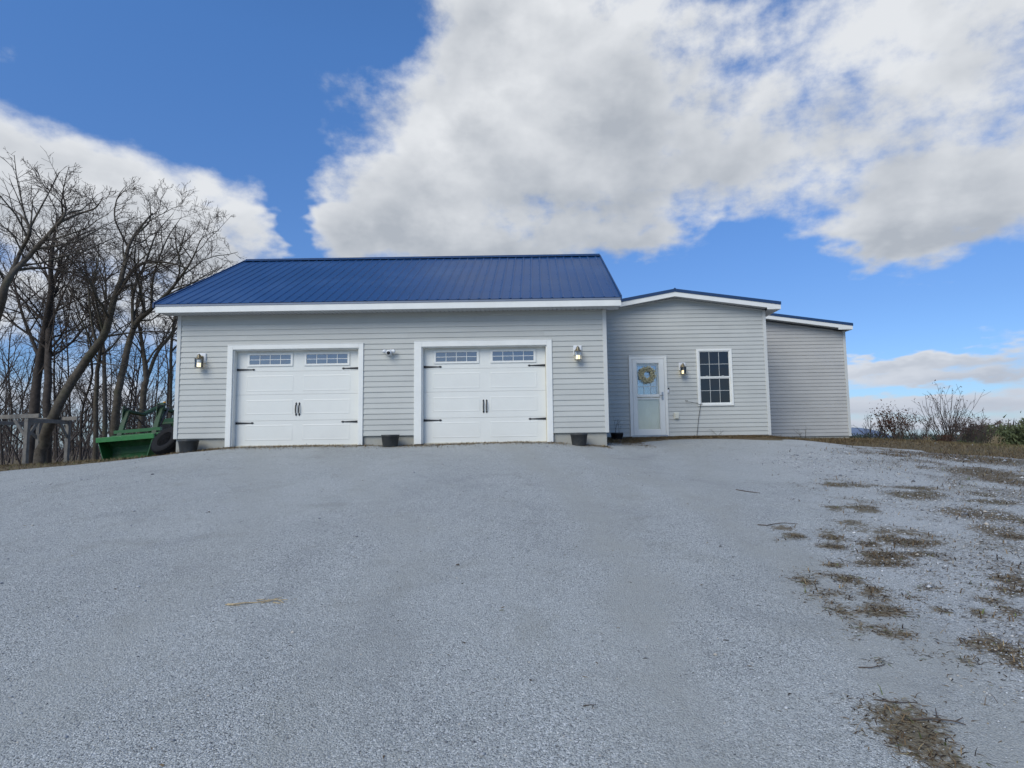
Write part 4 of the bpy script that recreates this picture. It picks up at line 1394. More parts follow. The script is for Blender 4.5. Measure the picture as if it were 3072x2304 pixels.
cb_.bar((GB_ - .24, -.66, .64), (GB_ - .24, .66, .64), .05, .10, (0, 0, 1))
cb_.local('cross_tube', M['green'], tr)
lm = MB().lathe([(0, 0), (.045, 0), (.045, .07), (.03, .09), (0, .095)], 12, Matrix.Translation((GB_ - 2.48, -.46, 1.66)))
lm.local('amber_light', M['amber'], tr, True)
# body
hood = MB().prism([(.55, -.30, .62), (.60, -.30, 1.02), (.40, -.30, 1.16), (-.75, -.30, 1.26), (-.75, -.30, .62)], (0, .60, 0))
bevel(hood.local('hood', M['green_dark'], tr), .03, 3)
ch = MB().box(-1.9, .60, -.17, .17, .42, .62)
ch.box(-1.95, -.75, -.26, .26, .55, .85)
ch.local('chassis', M['steel'], tr)
gl_ = MB().box(.58, .615, -.22, .22, .66, .98)
gl_.local('grille', M['black_plastic'], tr)
for s_ in (-1, 1):
    for (wx, wr, ww) in ((0.05, .34, .10), (-1.55, .56, .17)):
        mt4 = Matrix.Translation((wx, s_ * .62, wr)) @ Matrix.Rotation(R(90), 4, 'X')
        wl = MB().lathe([(wr * .55, ww), (wr * .9, ww), (wr * .98, ww * .75), (wr, 0), (wr * .98, -ww * .75), (wr * .9, -ww), (wr * .55, -ww)], 28, mt4).local('wheel', M['rubber'], tr, True)
        MB().lathe([(0, ww * .3), (wr * .2, ww * .35), (wr * .54, ww * .9), (wr * .54, -ww * .9), (wr * .2, -ww * .35), (0, -ww * .3)], 20, mt4).local('rim', M['yellow'], wl, True)
    fd = MB()
    fd.prism([(-2.15, s_ * .44, .95), (-1.95, s_ * .44, 1.18), (-1.35, s_ * .44, 1.20), (-.98, s_ * .44, .95), (-1.05, s_ * .44, .92), (-1.38, s_ * .44, 1.15), (-1.92, s_ * .44, 1.13), (-2.08, s_ * .44, .92)], (0, s_ * .36, 0))
    fd.local('fender', M['green_dark'], tr)
st = MB().box(-1.80, -1.40, -.22, .22, .98, 1.06)
st.box(-1.86, -1.78, -.22, .22, 1.06, 1.42)
bevel(st.local('seat', M['yellow'], tr), .03, 3)
sw = MB().tube([(-.95 + .06 * math.cos(a) - .05, .17 * math.sin(a), 1.42 + .15 * math.cos(a)) for a in [i * math.pi / 9 for i in range(18)]], .014, 8, True)
sw.tube([(-.80, 0, 1.22), (-1.0, 0, 1.42)], .02, 8)
sw.local('steering_wheel', M['black'], tr, True)
rp = MB()
for s_ in (-1, 1):
    rp.bar((-2.02, s_ * .42, .8), (-2.05, s_ * .42, 2.2), .06, .06, (0, 1, 0))
rp.bar((-2.05, -.45, 2.2), (-2.05, .45, 2.2), .06, .06, (0, 0, 1))
rp.local('roll_bar', M['steel'], tr)

# ------------------------------------------------------------------ weathered timber arbor at the left edge
P0, P1, P2, P3 = (-19.2, 19.9), (-16.13, 19.0), (-18.25, 22.0), (-16.55, 21.2)
ar = thing('timber_arbor', (-17.0, 20.5, T(-17, 20.5)), 'weathered timber arbor with braced posts at the edge of the woods', 'arbor')
BZ = 2.52
for (x, y) in (P0, P1, P2, P3):
    b0_ = T(x, y) - .05
    mb = MB()
    mb.box(x - .058, x + .058, y - .058, y + .058, b0_, BZ - .06)
    bevel(mb.build('post', M['wood'], ar), .008)
def beam(a, b, z, e0=.0, e1=.0, nm='beam', hgt=.13):
    a, b = Vector((*a, z)), Vector((*b, z))
    d_ = (b - a).normalized()
    bevel(MB().bar(a - d_ * e0, b + d_ * e1, .05, hgt).build(nm, M['wood'], ar), .006)
beam(P0, P1, BZ + .03, .5, .50)
beam(P1, P3, BZ - .10, -.06, .10)
beam(P2, P3, BZ + .03, .5, .55)
beam(P0, P2, BZ - .10, -.06, -.06)
def brace(p, q, up=True):
    a, b = Vector((*p, 0)), Vector((*q, 0))
    d_ = (b - a).normalized()
    mb = MB().bar((p[0] + d_.x * .05, p[1] + d_.y * .05, BZ - .62), (p[0] + d_.x * .58, p[1] + d_.y * .58, BZ - .07), .045, .10)
    bevel(mb.build('brace', M['wood'], ar), .005)
for a_, b_ in ((P1, P0), (P0, P1), (P1, P3), (P3, P1), (P2, P3), (P3, P2), (P2, P0)):
    brace(a_, b_)

# ------------------------------------------------------------------ bare woody plants
class Woody:
    """collects tapering branches; thick ones go to 'trunk', thin ones to 'crown'"""
    def __init__(s, seed):
        s.r = np.random.default_rng(seed)
        s.b = {}
    def add(s, pts, rad, sides, part):
        s.b.setdefault((part, len(pts), sides), []).append((pts, rad))
    def grow(s, p, d, length, rad, lvl, last, up=.10, wander=.22, kids=(5, 5, 4), ang=(.45, 1.0), ratio=.55, thick=.03, rmin=.0045):
        r = s.r
        k = 6 if lvl <= 1 else (4 if lvl == 2 else 3)
        pts = np.zeros((k, 3)); pts[0] = p
        dd = np.array(d, float)
        dirs = [dd]
        for i in range(1, k):
            dd = dd + r.normal(0, wander, 3) * (1.0 if lvl else .5)
            dd[2] += up
            dd /= np.linalg.norm(dd)
            dirs.append(dd)
            pts[i] = pts[i - 1] + dd * length / (k - 1)
        rads = np.maximum(rad * (1 - np.linspace(0, 1, k) * .68), rmin * .8)
        s.add(pts, rads, 6 if rad > .05 else (4 if rad > .02 else 3), 'trunk' if rad > thick else 'crown')
        if lvl < last:
            s.sprout(pts, rads, dirs, length, lvl, last, up, wander, kids, ang, ratio, thick, rmin)
    def sprout(s, pts, rads, dirs, length, lvl, last, up, wander, kids, ang, ratio, thick, rmin, t0=.22):
        r = s.r
        n = kids[min(lvl, len(kids) - 1)]
        n = max(2, int(round(n * r.uniform(.75, 1.25))))
        k = len(pts)
        for j in range(n):
            t = t0 + (1 - t0) * (j + r.uniform(.2, .9)) / n
            t = min(t, .995)
            f_ = t * (k - 1); i = int(f_); fr = f_ - i
            i2 = min(i + 1, k - 1)
            p = pts[i] * (1 - fr) + pts[i2] * fr
            rd = rads[i] * (1 - fr) + rads[i2] * fr
            dd = np.array(dirs[min(i2, len(dirs) - 1)])
            ax_ = r.normal(0, 1, 3); ax_ -= dd * ax_.dot(dd); ax_ /= np.linalg.norm(ax_) + 1e-9
            a = r.uniform(*ang)
            nd = dd * math.cos(a) + ax_ * math.sin(a)
            ln = length * ratio * r.uniform(.65, 1.2) * (1.15 - (.5 if lvl else .82) * t)
            cr = max(rmin, min(rd * .72, rad_for(ln)))
            if ln < .10:
                continue
            s.grow(p, nd, ln, cr, lvl + 1, last, up, wander, kids, ang, ratio, thick, rmin)
    def limb(s, pts, rads, lvl=0, last=4, kids=(9, 6, 5, 4), t0=.3, sides=10, **kw):
        """a hand-laid trunk or limb through given points, smoothed, then sprouting"""
        P = np.array(pts, float)
        n = len(P)
        tt = np.linspace(0, n - 1, (n - 1) * 4 + 1)
        out = []
        for t in tt:
            i = min(int(t), n - 2); u = t - i
            p0, p1, p2, p3 = P[max(i - 1, 0)], P[i], P[i + 1], P[min(i + 2, n - 1)]
            out.append(.5 * ((2 * p1) + (-p0 + p2) * u + (2 * p0 - 5 * p1 + 4 * p2 - p3) * u * u + (-p0 + 3 * p1 - 3 * p2 + p3) * u**3))
        out = np.array(out)
        rr_ = np.interp(tt, np.arange(n), rads)
        out[1:-1] += s.r.normal(0, 1, (len(out) - 2, 3)) * rr_[1:-1, None] * .10
        s.add(out, rr_, sides, 'trunk')
        d = np.gradient(out, axis=0); d /= np.linalg.norm(d, axis=1)[:, None]
        length = np.linalg.norm(np.diff(out, axis=0), axis=1).sum()
        a = dict(up=.07, wander=.20, ang=(.5, 1.15), ratio=.42, thick=.022, rmin=.0058)
        a.update(kw)
        s.sprout(out, rr_, list(d), length, lvl, last, a['up'], a['wander'], kids, a['ang'], a['ratio'], a['thick'], a['rmin'], t0)
    def build(s, parent, mats, names=('trunk', 'crown')):
        for part, nm, mt in zip(('trunk', 'crown'), names, mats):
            VV, FF, off = [], [], 0
            for (pt_, k, n), L_ in s.b.items():
                if pt_ != part:
                    continue
                P = np.array([q[0] for q in L_]); Rr = np.array([q[1] for q in L_])
                T_ = np.empty_like(P)
                T_[:, 1:-1] = P[:, 2:] - P[:, :-2]; T_[:, 0] = P[:, 1] - P[:, 0]; T_[:, -1] = P[:, -1] - P[:, -2]
                T_ /= np.linalg.norm(T_, axis=2, keepdims=True) + 1e-12
                ref = np.array([.83, .51, .22]); ref /= np.linalg.norm(ref)
                U_ = np.cross(T_, ref); U_ /= np.linalg.norm(U_, axis=2, keepdims=True) + 1e-9
                W_ = np.cross(T_, U_)
                a = np.arange(n) * 2 * math.pi / n
                ring = P[:, :, None, :] + Rr[:, :, None, None] * (U_[:, :, None, :] * np.cos(a)[None, None, :, None] + W_[:, :, None, :] * np.sin(a)[None, None, :, None])
                VV.append(ring.reshape(-1, 3))
                B_ = len(L_)
                bi = np.arange(B_)[:, None, None] * (k * n) + np.arange(k - 1)[None, :, None] * n
                j = np.arange(n)[None, None, :]; j2 = (j + 1) % n
                q = np.stack([bi + j, bi + j2, bi + n + j2, bi + n + j], 3).reshape(-1, 4) + off
                FF.append(q)
                off += B_ * k * n
            if VV:
                link_mesh(nm, np.concatenate(VV), np.concatenate(FF), mt, parent, True)
def rad_for(length):
    return .0045 + .0125 * length

# pixels of the photograph are only used to survey where each trunk stands and leans; all points carry their own distance
def at(px, py, Y):
    d = _F * F_PX + _R * (px - CX) - _U * (py - CY)
    t_ = Y / d.y
    return np.array((d.x * t_, Y, CZ + d.z * t_))
def foot(px, Y):
    q = at(px, 1380, Y)
    return np.array((q[0], Y, T(q[0], Y) - .12))

def tree(label, base, Y, path, rads, limbs=(), seed=1, kids=(9, 6, 5, 4), last=4, t0=.3, mats=None, name='bare_tree', group='bare trees left of the garage', **kw):
    b = foot(base, Y)
    t = thing(name, (b[0], b[1], b[2] + .12), label, 'tree', group)
    wdy = Woody(seed)
    r = np.random.default_rng(seed + 50)
    pts = [b]
    dy = 0.0
    for (px, py) in path:
        dy += r.normal(0, .35)
        pts.append(at(px, py, Y + dy))
    wdy.limb(pts, np.interp(np.linspace(0, 1, len(pts)), np.linspace(0, 1, len(rads)), rads), 0, last, kids, t0, **kw)
    for (lp, lr, l0) in limbs:
        q = []
        dy2 = 0.0
        for (px, py) in lp:
            q.append(at(px, py, Y + dy2)); dy2 += r.normal(.1, .45)
        wdy.limb(q, np.interp(np.linspace(0, 1, len(q)), np.linspace(0, 1, len(lr)), lr), 1, last, kids, l0, 8, **dict(dict(ratio=.45), **kw))
    wdy.build(t, mats or (M['bark'], M['branch']))
    return t

tree('large bare tree leaning right over the timber arbor, thickest of the leaning trunks', 118, 21.5,
     [(130, 1330), (160, 1245), (240, 1109), (309, 1011), (344, 897), (367, 822), (395, 719), (458, 639)], [0.198, 0.178, 0.158, 0.145, 0.125, 0.099, 0.0792, 0.0528, 0.0198],
     [([(309, 1011), (380, 1000), (480, 995), (560, 1010)], [0.0462, 0.033, 0.0198, 0.00792], .3), ([(350, 880), (410, 800), (470, 785), (550, 800), (590, 830)], [0.0792, 0.066, 0.0462, 0.0264, 0.0099], .2),
      ([(385, 740), (345, 660), (350, 600), (375, 560)], [0.0396, 0.0264, 0.0198, 0.0066], .2), ([(400, 710), (450, 660), (445, 590)], [0.0396, 0.0264, 0.00792], .2), ([(245, 1100), (300, 1090), (370, 1100)], [0.033, 0.0198, 0.00792], .2)],
     seed=3, kids=(14, 8, 7, 5), t0=.45)
tree('tall bare tree at the left edge arching in from outside the picture', -70, 18.0,
     [(-60, 1150), (0, 920), (25, 840), (85, 770), (180, 665), (200, 620)], [0.155, 0.13, 0.112, 0.0992, 0.0806, 0.062, 0.0434, 0.0155],
     [([(15, 860), (60, 760), (90, 690), (55, 640), (0, 610)], [0.0744, 0.0558, 0.0434, 0.0248, 0.0093], .2), ([(178, 667), (240, 640), (285, 625), (310, 590)], [0.0496, 0.0372, 0.0248, 0.00744], .2), ([(190, 650), (185, 600), (200, 560)], [0.0279, 0.0186, 0.00744], .2), ([(20, 850), (-20, 780), (-30, 700)], [0.0434, 0.031, 0.0124], .2)],
     seed=5, kids=(13, 8, 7, 5), t0=.55)
tree('thick upright bare tree behind the arbor, darkest trunk at the left', 95, 24.0,
     [(98, 1250), (118, 1100), (150, 900), (155, 780), (172, 640)], [0.192, 0.173, 0.147, 0.109, 0.0704, 0.0192],
     [([(122, 1080), (70, 950), (40, 830), (50, 740)], [0.0704, 0.0512, 0.032, 0.0096], .2), ([(152, 860), (210, 760), (240, 690)], [0.0512, 0.032, 0.0096], .2)],
     seed=8, kids=(22, 9, 7, 4), t0=.35, up=.14, mats=(M['bark_dark'], M['branch']))
tree('upright bare tree just right of the darkest trunk, standing close against it', 143, 23.2,
     [(142, 1200), (147, 1000), (160, 860), (205, 720)], [0.149, 0.13, 0.105, 0.0682, 0.0186], [([(148, 980), (190, 880), (230, 800)], [0.0496, 0.031, 0.0093], .2)],
     seed=9, kids=(20, 9, 7, 4), t0=.4, up=.14, mats=(M['bark_dark'], M['branch']))
tree('slim upright bare tree left of the green loader bucket', 286, 24.0,
     [(290, 1150), (302, 1040), (318, 900), (312, 780)], [0.095, 0.08, 0.065, 0.04, 0.0125], [([(292, 1250), (250, 1180), (200, 1140)], [0.035, 0.025, 0.0075], .2)],
     seed=12, kids=(18, 8, 7, 4), t0=.35, up=.12)
tree('bare tree standing directly behind the left end of the loader bucket', 313, 26.0,
     [(314, 1180), (308, 1030), (280, 900), (290, 790)], [0.105, 0.088, 0.066, 0.0385, 0.011], seed=13, kids=(18, 8, 7, 4), t0=.35, up=.12)
tree('stout bare tree behind the loader, bending right towards the roof', 340, 22.5,
     [(350, 1200), (365, 1130), (400, 985), (450, 930), (520, 860), (575, 780), (600, 720)], [0.149, 0.13, 0.118, 0.0992, 0.0744, 0.0496, 0.031, 0.0124],
     [([(400, 985), (400, 880), (440, 780), (470, 700), (520, 640)], [0.062, 0.0496, 0.0372, 0.0248, 0.00744], .2), ([(455, 925), (460, 830), (500, 720), (545, 650)], [0.0496, 0.0372, 0.0248, 0.00744], .2)],
     seed=15, kids=(14, 8, 7, 5), t0=.4)
tree('forked bare tree beside the garage corner above the loader arms', 420, 24.0,
     [(432, 1180), (438, 1130), (425, 1020), (410, 920), (430, 830)], [0.132, 0.114, 0.102, 0.066, 0.042, 0.012],
     [([(436, 1150), (470, 1060), (515, 1000), (540, 930), (560, 860)], [0.078, 0.066, 0.048, 0.03, 0.009], .25)],
     seed=17, kids=(17, 8, 7, 4), t0=.4)
tree('slim bare tree half hidden by the left garage corner', 508, 25.0,
     [(512, 1150), (515, 1020), (535, 900), (560, 790)], [0.077, 0.066, 0.055, 0.033, 0.011], seed=19, kids=(17, 8, 7, 4), t0=.4, up=.1)
# thinner trees deeper in the wood
rgt = np.random.default_rng(21)
SAP = [(8, 25), (28, 29), (50, 33), (-18, 24), (165, 31), (172, 28), (222, 30), (243, 27), (332, 32), (384, 34), (400, 29), (470, 30), (495, 36), (-40, 30), (80, 38), (350, 40), (262, 42), (20, 42), (440, 41), (-75, 33)]
for i, (px, Y) in enumerate(SAP):
    Y = float(Y)
    h_ = rgt.uniform(.78, 1.12)
    topy = 1330 - (1330 - 800) * h_ * 24 / Y * rgt.uniform(.85, 1.2)
    lean = rgt.normal(0, 38)
    r0 = rgt.uniform(.035, .065)
    tree('thin bare tree in the woods behind the larger trunks', px, Y, [(px + lean * .15 + rgt.normal(0, 4), 1240), (px + lean * .45 + rgt.normal(0, 10), 1240 * .6 + topy * .4), (px + lean * .8 + rgt.normal(0, 12), 1240 * .25 + topy * .75), (px + lean, topy)], [r0, r0 * .85, r0 * .55, .012],
         seed=100 + i, kids=(20, 7, 4), last=3, t0=.18, name='thin_tree', group='thin trees deep in the woods', mats=(M['bark_dark'], M['branch_far']), up=.10, ratio=.30, rmin=.008)
# brush that fills the wood's floor
wdy = Woody(77)
for i in range(190):
    px = rgt.uniform(-60, 515)
    Y = rgt.uniform(26, 46)
    q = foot(px, Y)
    q[2] += .1
    hgt = rgt.uniform(1.2, 5.0)
    wdy.grow(q, np.array([rgt.normal(0, .25), rgt.normal(0, .2), 1.0]), hgt, .012 + .006 * hgt, 1, 3, .05, .2, (4, 6, 4), (.35, .9), .42, 9, .006)
o = thing('woodland_brush', (-20, 34, 0), 'tangle of bare saplings and brush on the floor of the woods', 'brush')
o['kind'] = 'stuff'
wdy.build(o, (M['branch_far'], M['branch_far']), ('stems', 'stems'))
for c in o.children:
    c['kind'] = 'stuff'

# ------------------------------------------------------------------ shrubs on the right
def shrub(label, px, Y, stems, hgt, spread, seed, kids=(6, 4), last=3, rad=.016, name='bare_shrub', mats=None, seed_heads=0, leaves=0, curve=.02, ratio=.38, seed_size=.11, rmin=.005):
    b = foot(px, Y)
    t = thing(name, (b[0], b[1], b[2] + .12), label, 'shrub', 'shrubs right of the house')
    wdy = Woody(seed)
    r = wdy.r
    tips = []
    for i in range(stems):
        a = r.uniform(0, 6.283); q = r.random()**.6
        d = np.array([math.cos(a) * spread * q, math.sin(a) * spread * q, 1.0]); d /= np.linalg.norm(d)
        h_ = hgt * r.uniform(.7, 1.12) * (1 - .12 * q)
        p = b + np.array([r.normal(0, .10), r.normal(0, .10), .03])
        wdy.grow(p, d, h_, rad * r.uniform(.7, 1.2), 1, last, curve, .09, (0,) + kids, (.3, .8), ratio, 9, rmin)
    wdy.build(t, mats or (M['shrub_stem'], M['shrub_stem']), ('stems', 'stems'))
    P = np.concatenate([np.array([q[0][-1] for q in L_]) for key, L_ in wdy.b.items()])
    def leafset(nm, mt, cnt, size, per, jit_, top=0.0):
        idx = np.where(P[:, 2] > b[2] + hgt * top)[0]
        sel = P[r.choice(idx, size=min(cnt, len(idx)), replace=False)]
        n_ = len(sel) * per
        c = np.repeat(sel, per, 0) + r.normal(0, jit_, (n_, 3)) * np.array([1, 1, 1.5])
        dr = r.normal(0, 1, (n_, 3)) + np.array([0, 0, .6]); dr /= np.linalg.norm(dr, axis=1)[:, None]
        sd_ = np.cross(dr, r.normal(0, 1, (n_, 3))); sd_ /= np.linalg.norm(sd_, axis=1)[:, None]
        s_ = size * r.uniform(.5, 1.2, (n_, 1))
        V = np.stack([c - dr * s_, c + sd_ * s_ * .45, c + dr * s_, c - sd_ * s_ * .45], 1).reshape(-1, 3)
        Fq = np.arange(n_ * 4).reshape(-1, 4)
        o = link_mesh(nm, V, Fq, mt, t)
        o['kind'] = 'stuff'
    if seed_heads:
        leafset('seed_heads', M['seedhead'], seed_heads, .045, 26, seed_size, .42)
    if leaves:
        leafset('leaves', M['seedhead'], leaves, .035, 2, .03, .3)
    return t
shrub('small leafless grey shrub nearest the house corner', 2624, 22.0, 16, 1.05, .75, 31, (5, 3), rad=.013)
shrub('shrub with dark brown seed heads, second from the house corner', 2692, 21.5, 24, 1.22, .72, 33, (4, 3), rad=.020, name='seed_head_shrub', seed_heads=34, leaves=70, mats=(M['branch'], M['branch']))
shrub('thin leafless shrub between the seed head shrub and the tallest shrub', 2765, 23.0, 14, 1.35, .55, 35, (5, 3), rad=.013, leaves=24)
shrub('tallest fan-shaped bare shrub with pale stems', 2848, 20.0, 34, 1.85, .85, 37, (4, 2), rad=.016, name='fan_shrub', leaves=90, curve=.035, ratio=.30)
shrub('low reddish dead plants at the foot of the fan-shaped shrub', 2838, 19.4, 40, .36, 1.0, 39, (3,), 2, rad=.006, name='dead_weeds', leaves=40, mats=(M['seedhead'], M['seedhead']))
shrub('brown brushy thicket right of the tallest shrub', 2912, 20.5, 34, 1.15, .50, 41, (5, 3), rad=.012, name='brown_thicket', leaves=120)
shrub('thin straggling shrub at the right end of the thicket', 2955, 21.0, 24, 1.02, .5, 43, (5, 3), rad=.010, leaves=30)
shrub('pale low brush at the right end of the hedge before the evergreens', 2990, 22.0, 30, .55, .5, 45, (5, 3), rad=.008, name='low_brush', mats=(M['shrub_stem'], M['straw']))

shrub('knee-high brown brush under the hedge of shrubs, widest of the plants', 2780, 22.5, 90, .42, 2.6, 47, (4, 2), rad=.006, name='low_brown_brush', leaves=80, mats=(M['straw'], M['straw']))
# evergreens, far woods and hills on the right
M['needle'] = pmat('pine_needles', (.075, .092, .036), .8, .4, 3, tint=(.15, .16, .06), tscale=1.3, tamt=.7)
M['farwood'] = pmat('far_bare_wood', (.105, .080, .070), .95, .2, .2)
M['farpine'] = pmat('far_pines', (.035, .05, .035), .95, .25, .2)
M['hill'] = pmat('far_hill_haze_blue', (.13, .17, .25), 1.0, .12, .01)  # distance haze is painted into the hill's blue-grey base colour
def evergreen(label, px, Y, hgt, wid, seed):
    b = foot(px, Y)
    t = thing('evergreen_tree', (b[0], b[1], b[2] + .12), label, 'tree', 'evergreens at the right edge')
    r = np.random.default_rng(seed)
    MB().tube([b, b + np.array([.05, 0, hgt * .5]), b + np.array([0, .03, hgt * .95])], [.12, .08, .02], 8).build('trunk', M['bark_dark'], t)
    n_ = 9000
    cl = r.normal(0, 1, (60, 3)) * np.array([wid * .42, wid * .42, hgt * .22]) + np.array([0, 0, hgt * .52])
    cl[:, :2] *= (1.25 - .8 * np.clip(cl[:, 2:3] / hgt, 0, 1))
    k = r.integers(0, 60, n_)
    c = b + cl[k] + r.normal(0, 1, (n_, 3)) * wid * .13
    c[:, 2] = np.maximum(c[:, 2], b[2] + .15)
    dr = r.normal(0, 1, (n_, 3)) + (cl[k] - np.array([0, 0, hgt * .5])) * .5 + np.array([0, 0, .5]); dr /= np.linalg.norm(dr, axis=1)[:, None]
    sd_ = np.cross(dr, r.normal(0, 1, (n_, 3))); sd_ /= np.linalg.norm(sd_, axis=1)[:, None]
    s_ = r.uniform(.08, .20, (n_, 1))
    V = np.stack([c - dr * s_ * .4 - sd_ * s_ * .25, c + dr * s_, c - dr * s_ * .4 + sd_ * s_ * .25], 1).reshape(-1, 3)
    o = link_mesh('crown', V, np.arange(n_ * 3).reshape(-1, 3), M['needle'], t)
    return t
evergreen('bushy green pine at the right edge, nearer to the shrubs', 3018, 34.0, 1.55, 1.9, 51)
evergreen('bushy green pine cut by the right edge of the picture', 3082, 31.0, 1.75, 2.2, 53)
evergreen('small green pine behind the low brush', 2968, 38.0, 1.55, 1.6, 55)
# far belts of bare woods: many small crowns, one mass
def wood_belt(name, label, px0, px1, Y, hgt, n_, mt, seed, dens=26):
    r = np.random.default_rng(seed)
    VV = []
    for i in range(n_):
        q = foot(r.uniform(px0, px1), Y * r.uniform(.9, 1.15))
        h_ = hgt * r.uniform(.7, 1.15)
        m_ = dens
        c = q + r.normal(0, 1, (m_, 3)) * np.array([h_ * .22, h_ * .22, h_ * .24]) + np.array([0, 0, h_ * .55])
        c[:, 2] = np.clip(c[:, 2], q[2], q[2] + h_)
        dr = r.normal(0, 1, (m_, 3)) + np.array([0, 0, 1.0]); dr /= np.linalg.norm(dr, axis=1)[:, None]
        sd_ = np.cross(dr, r.normal(0, 1, (m_, 3))); sd_ /= np.linalg.norm(sd_, axis=1)[:, None]
        s_ = h_ * r.uniform(.10, .22, (m_, 1))
        VV.append(np.stack([c - dr * s_ - sd_ * s_ * .30, c + dr * s_, c - dr * s_ + sd_ * s_ * .30], 1).reshape(-1, 3))
    V = np.concatenate(VV)
    o = link_mesh(name, V, np.arange(len(V)).reshape(-1, 3), mt)
    tag(o, label, 'woods', kind='stuff')
    return o
wood_belt('bare_woods', 'pinkish brown bare woods beyond the evergreens at the right edge', 2930, 3200, 95, 5.4, 170, M['farwood'], 61)
wood_belt('far_woods', 'low dark line of far woods on the horizon behind the shrubs', 2450, 3050, 420, 9.0, 520, M['farpine'], 63, 16)
wood_belt('field_woods', 'brown line of brush beyond the field behind the bare trees', -150, 560, 75, 1.25, 300, M['farwood'], 65, 18)
# distant hill
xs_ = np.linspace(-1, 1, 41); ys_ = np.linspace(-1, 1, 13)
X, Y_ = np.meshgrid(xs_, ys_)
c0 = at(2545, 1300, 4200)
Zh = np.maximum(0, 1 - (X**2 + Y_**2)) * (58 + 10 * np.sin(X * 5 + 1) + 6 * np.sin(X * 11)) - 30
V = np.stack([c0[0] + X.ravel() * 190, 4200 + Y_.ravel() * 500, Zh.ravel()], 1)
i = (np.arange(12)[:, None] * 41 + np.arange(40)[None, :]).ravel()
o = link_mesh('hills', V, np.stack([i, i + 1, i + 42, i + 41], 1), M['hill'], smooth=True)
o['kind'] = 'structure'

# ------------------------------------------------------------------ grass, thatch and litter
def blade_material(name, stops):
    mt = bpy.data.materials.new(name)
    mt.use_nodes = True
    t = NT(mt.node_tree)
    bs = mt.node_tree.nodes['Principled BSDF']
    a = t.n('ShaderNodeAttribute', attribute_name='tone').outputs['Fac']
    t.put(bs.inputs['Base Color'], t.ramp(a, stops))
    bs.inputs['Roughness'].default_value = .8
    bs.inputs['Specular IOR Level'].default_value = .2
    return mt
M['thatch'] = blade_material('dry_thatch', [(0, (.030, .021, .015)), (.35, (.095, .062, .035)), (.7, (.23, .16, .085)), (.88, (.36, .275, .15)), (1, (.13, .155, .05))])
M['turf'] = blade_material('winter_turf', [(0, (.07, .05, .03)), (.3, (.16, .115, .065)), (.6, (.19, .155, .08)), (.8, (.11, .12, .045)), (1, (.075, .105, .032))])
def blades(name, label, cat, x, y, length, lean, width, tone, mt, seed):
    r = np.random.default_rng(seed)
    n_ = len(x)
    a = r.uniform(0, 6.283, n_)
    d = np.stack([np.cos(a), np.sin(a), np.zeros(n_)], 1)
    sd_ = np.stack([-np.sin(a), np.cos(a), np.zeros(n_)], 1)
    L_ = length[:, None]
    ln = lean[:, None]
    p0 = np.stack([x, y, terr(x, y) + .010], 1)
    up = np.array([0, 0, 1.0])
    p1 = p0 + (d * np.sin(ln) * .8 + up * np.cos(ln)) * L_ * .5
    ln2 = np.minimum(ln + r.uniform(.1, .7, (n_, 1)), 1.62)
    p2 = p1 + (d * np.sin(ln2) + up * np.cos(ln2)) * L_ * .5
    wv = width[:, None]
    V = np.stack([p0 - sd_ * wv, p0 + sd_ * wv, p1 + sd_ * wv * .8, p1 - sd_ * wv * .8, p2], 1).reshape(-1, 3)
    b = (np.arange(n_) * 5)[:, None]
    Fc = np.concatenate([b + np.array([[0, 1, 2]]), b + np.array([[0, 2, 3]]), b + np.array([[3, 2, 4]])], 1).reshape(-1, 3)
    o = link_mesh(name, V, Fc, mt, attrs={'tone': np.repeat(tone, 5)})
    tag(o, label, cat, kind='stuff')
    return o
r = np.random.default_rng(91)
# weedy patches in the gravel on the right
wx, wy = [], []
for (n_, y0, y1, pw, cap, kk) in ((420000, 2.35, 6.0, 1.0, 30000, 1.7), (420000, 6.0, 15.0, 1.0, 52000, 1.3), (60000, -3.0, 6.0, 1.0, 12000, 1.6)):
    Yl = y0 + (y1 - y0) * r.random(n_)
    Xl = r.uniform(.8 + .18 * y0, 12.0 if y0 > 5 else (5.8 if y0 > 2 else 11.0), n_)
    wdn = weed_density(Xl, Yl)
    p_ = wdn**kk + .05 * loose_zone(Xl, Yl) * sstep(.42, .66, fbm(Xl, Yl, 1.7, 31))
    k = np.where((r.random(n_) < p_) & (gravel_mask(Xl, Yl) > .3))[0]
    k = r.permutation(k)[:cap]
    wx.append(Xl[k]); wy.append(Yl[k])
wx, wy = np.concatenate(wx), np.concatenate(wy)
n_ = len(wx)
blades('dead_weeds_patch', 'flattened brown dead weeds growing through the gravel at the right', 'weeds', wx, wy, r.uniform(.015, .065, n_) * (1 + .05 * wy), np.where(r.random(n_) < .07, r.uniform(.5, 1.2, n_), r.uniform(1.36, 1.57, n_)), r.uniform(.0012, .0036, n_) * (1 + .08 * wy), np.clip(r.normal(.40, .30, n_), 0, 1), M['thatch'], 1)
# leaf scraps and stem bits blown over the whole yard
Xl = r.uniform(-11, 9, 2600); Yl = 2.3 + 11 * r.random(2600)**1.4
k = (np.abs(Xl / Yl) < 1.0) & (gravel_mask(Xl, Yl) > .8) & (fbm(Xl, Yl, .8, 71) > .42)
Xl, Yl = Xl[k], Yl[k]
n_ = len(Xl)
blades('leaf_litter', 'scattered dark leaf scraps and straw bits on the open gravel', 'leaf litter', Xl, Yl, r.uniform(.012, .045, n_) * (1 + .08 * Yl), r.uniform(1.3, 1.57, n_), r.uniform(.002, .007, n_) * (1 + .06 * Yl), np.clip(r.normal(.30, .30, n_), 0, 1), M['thatch'], 6)
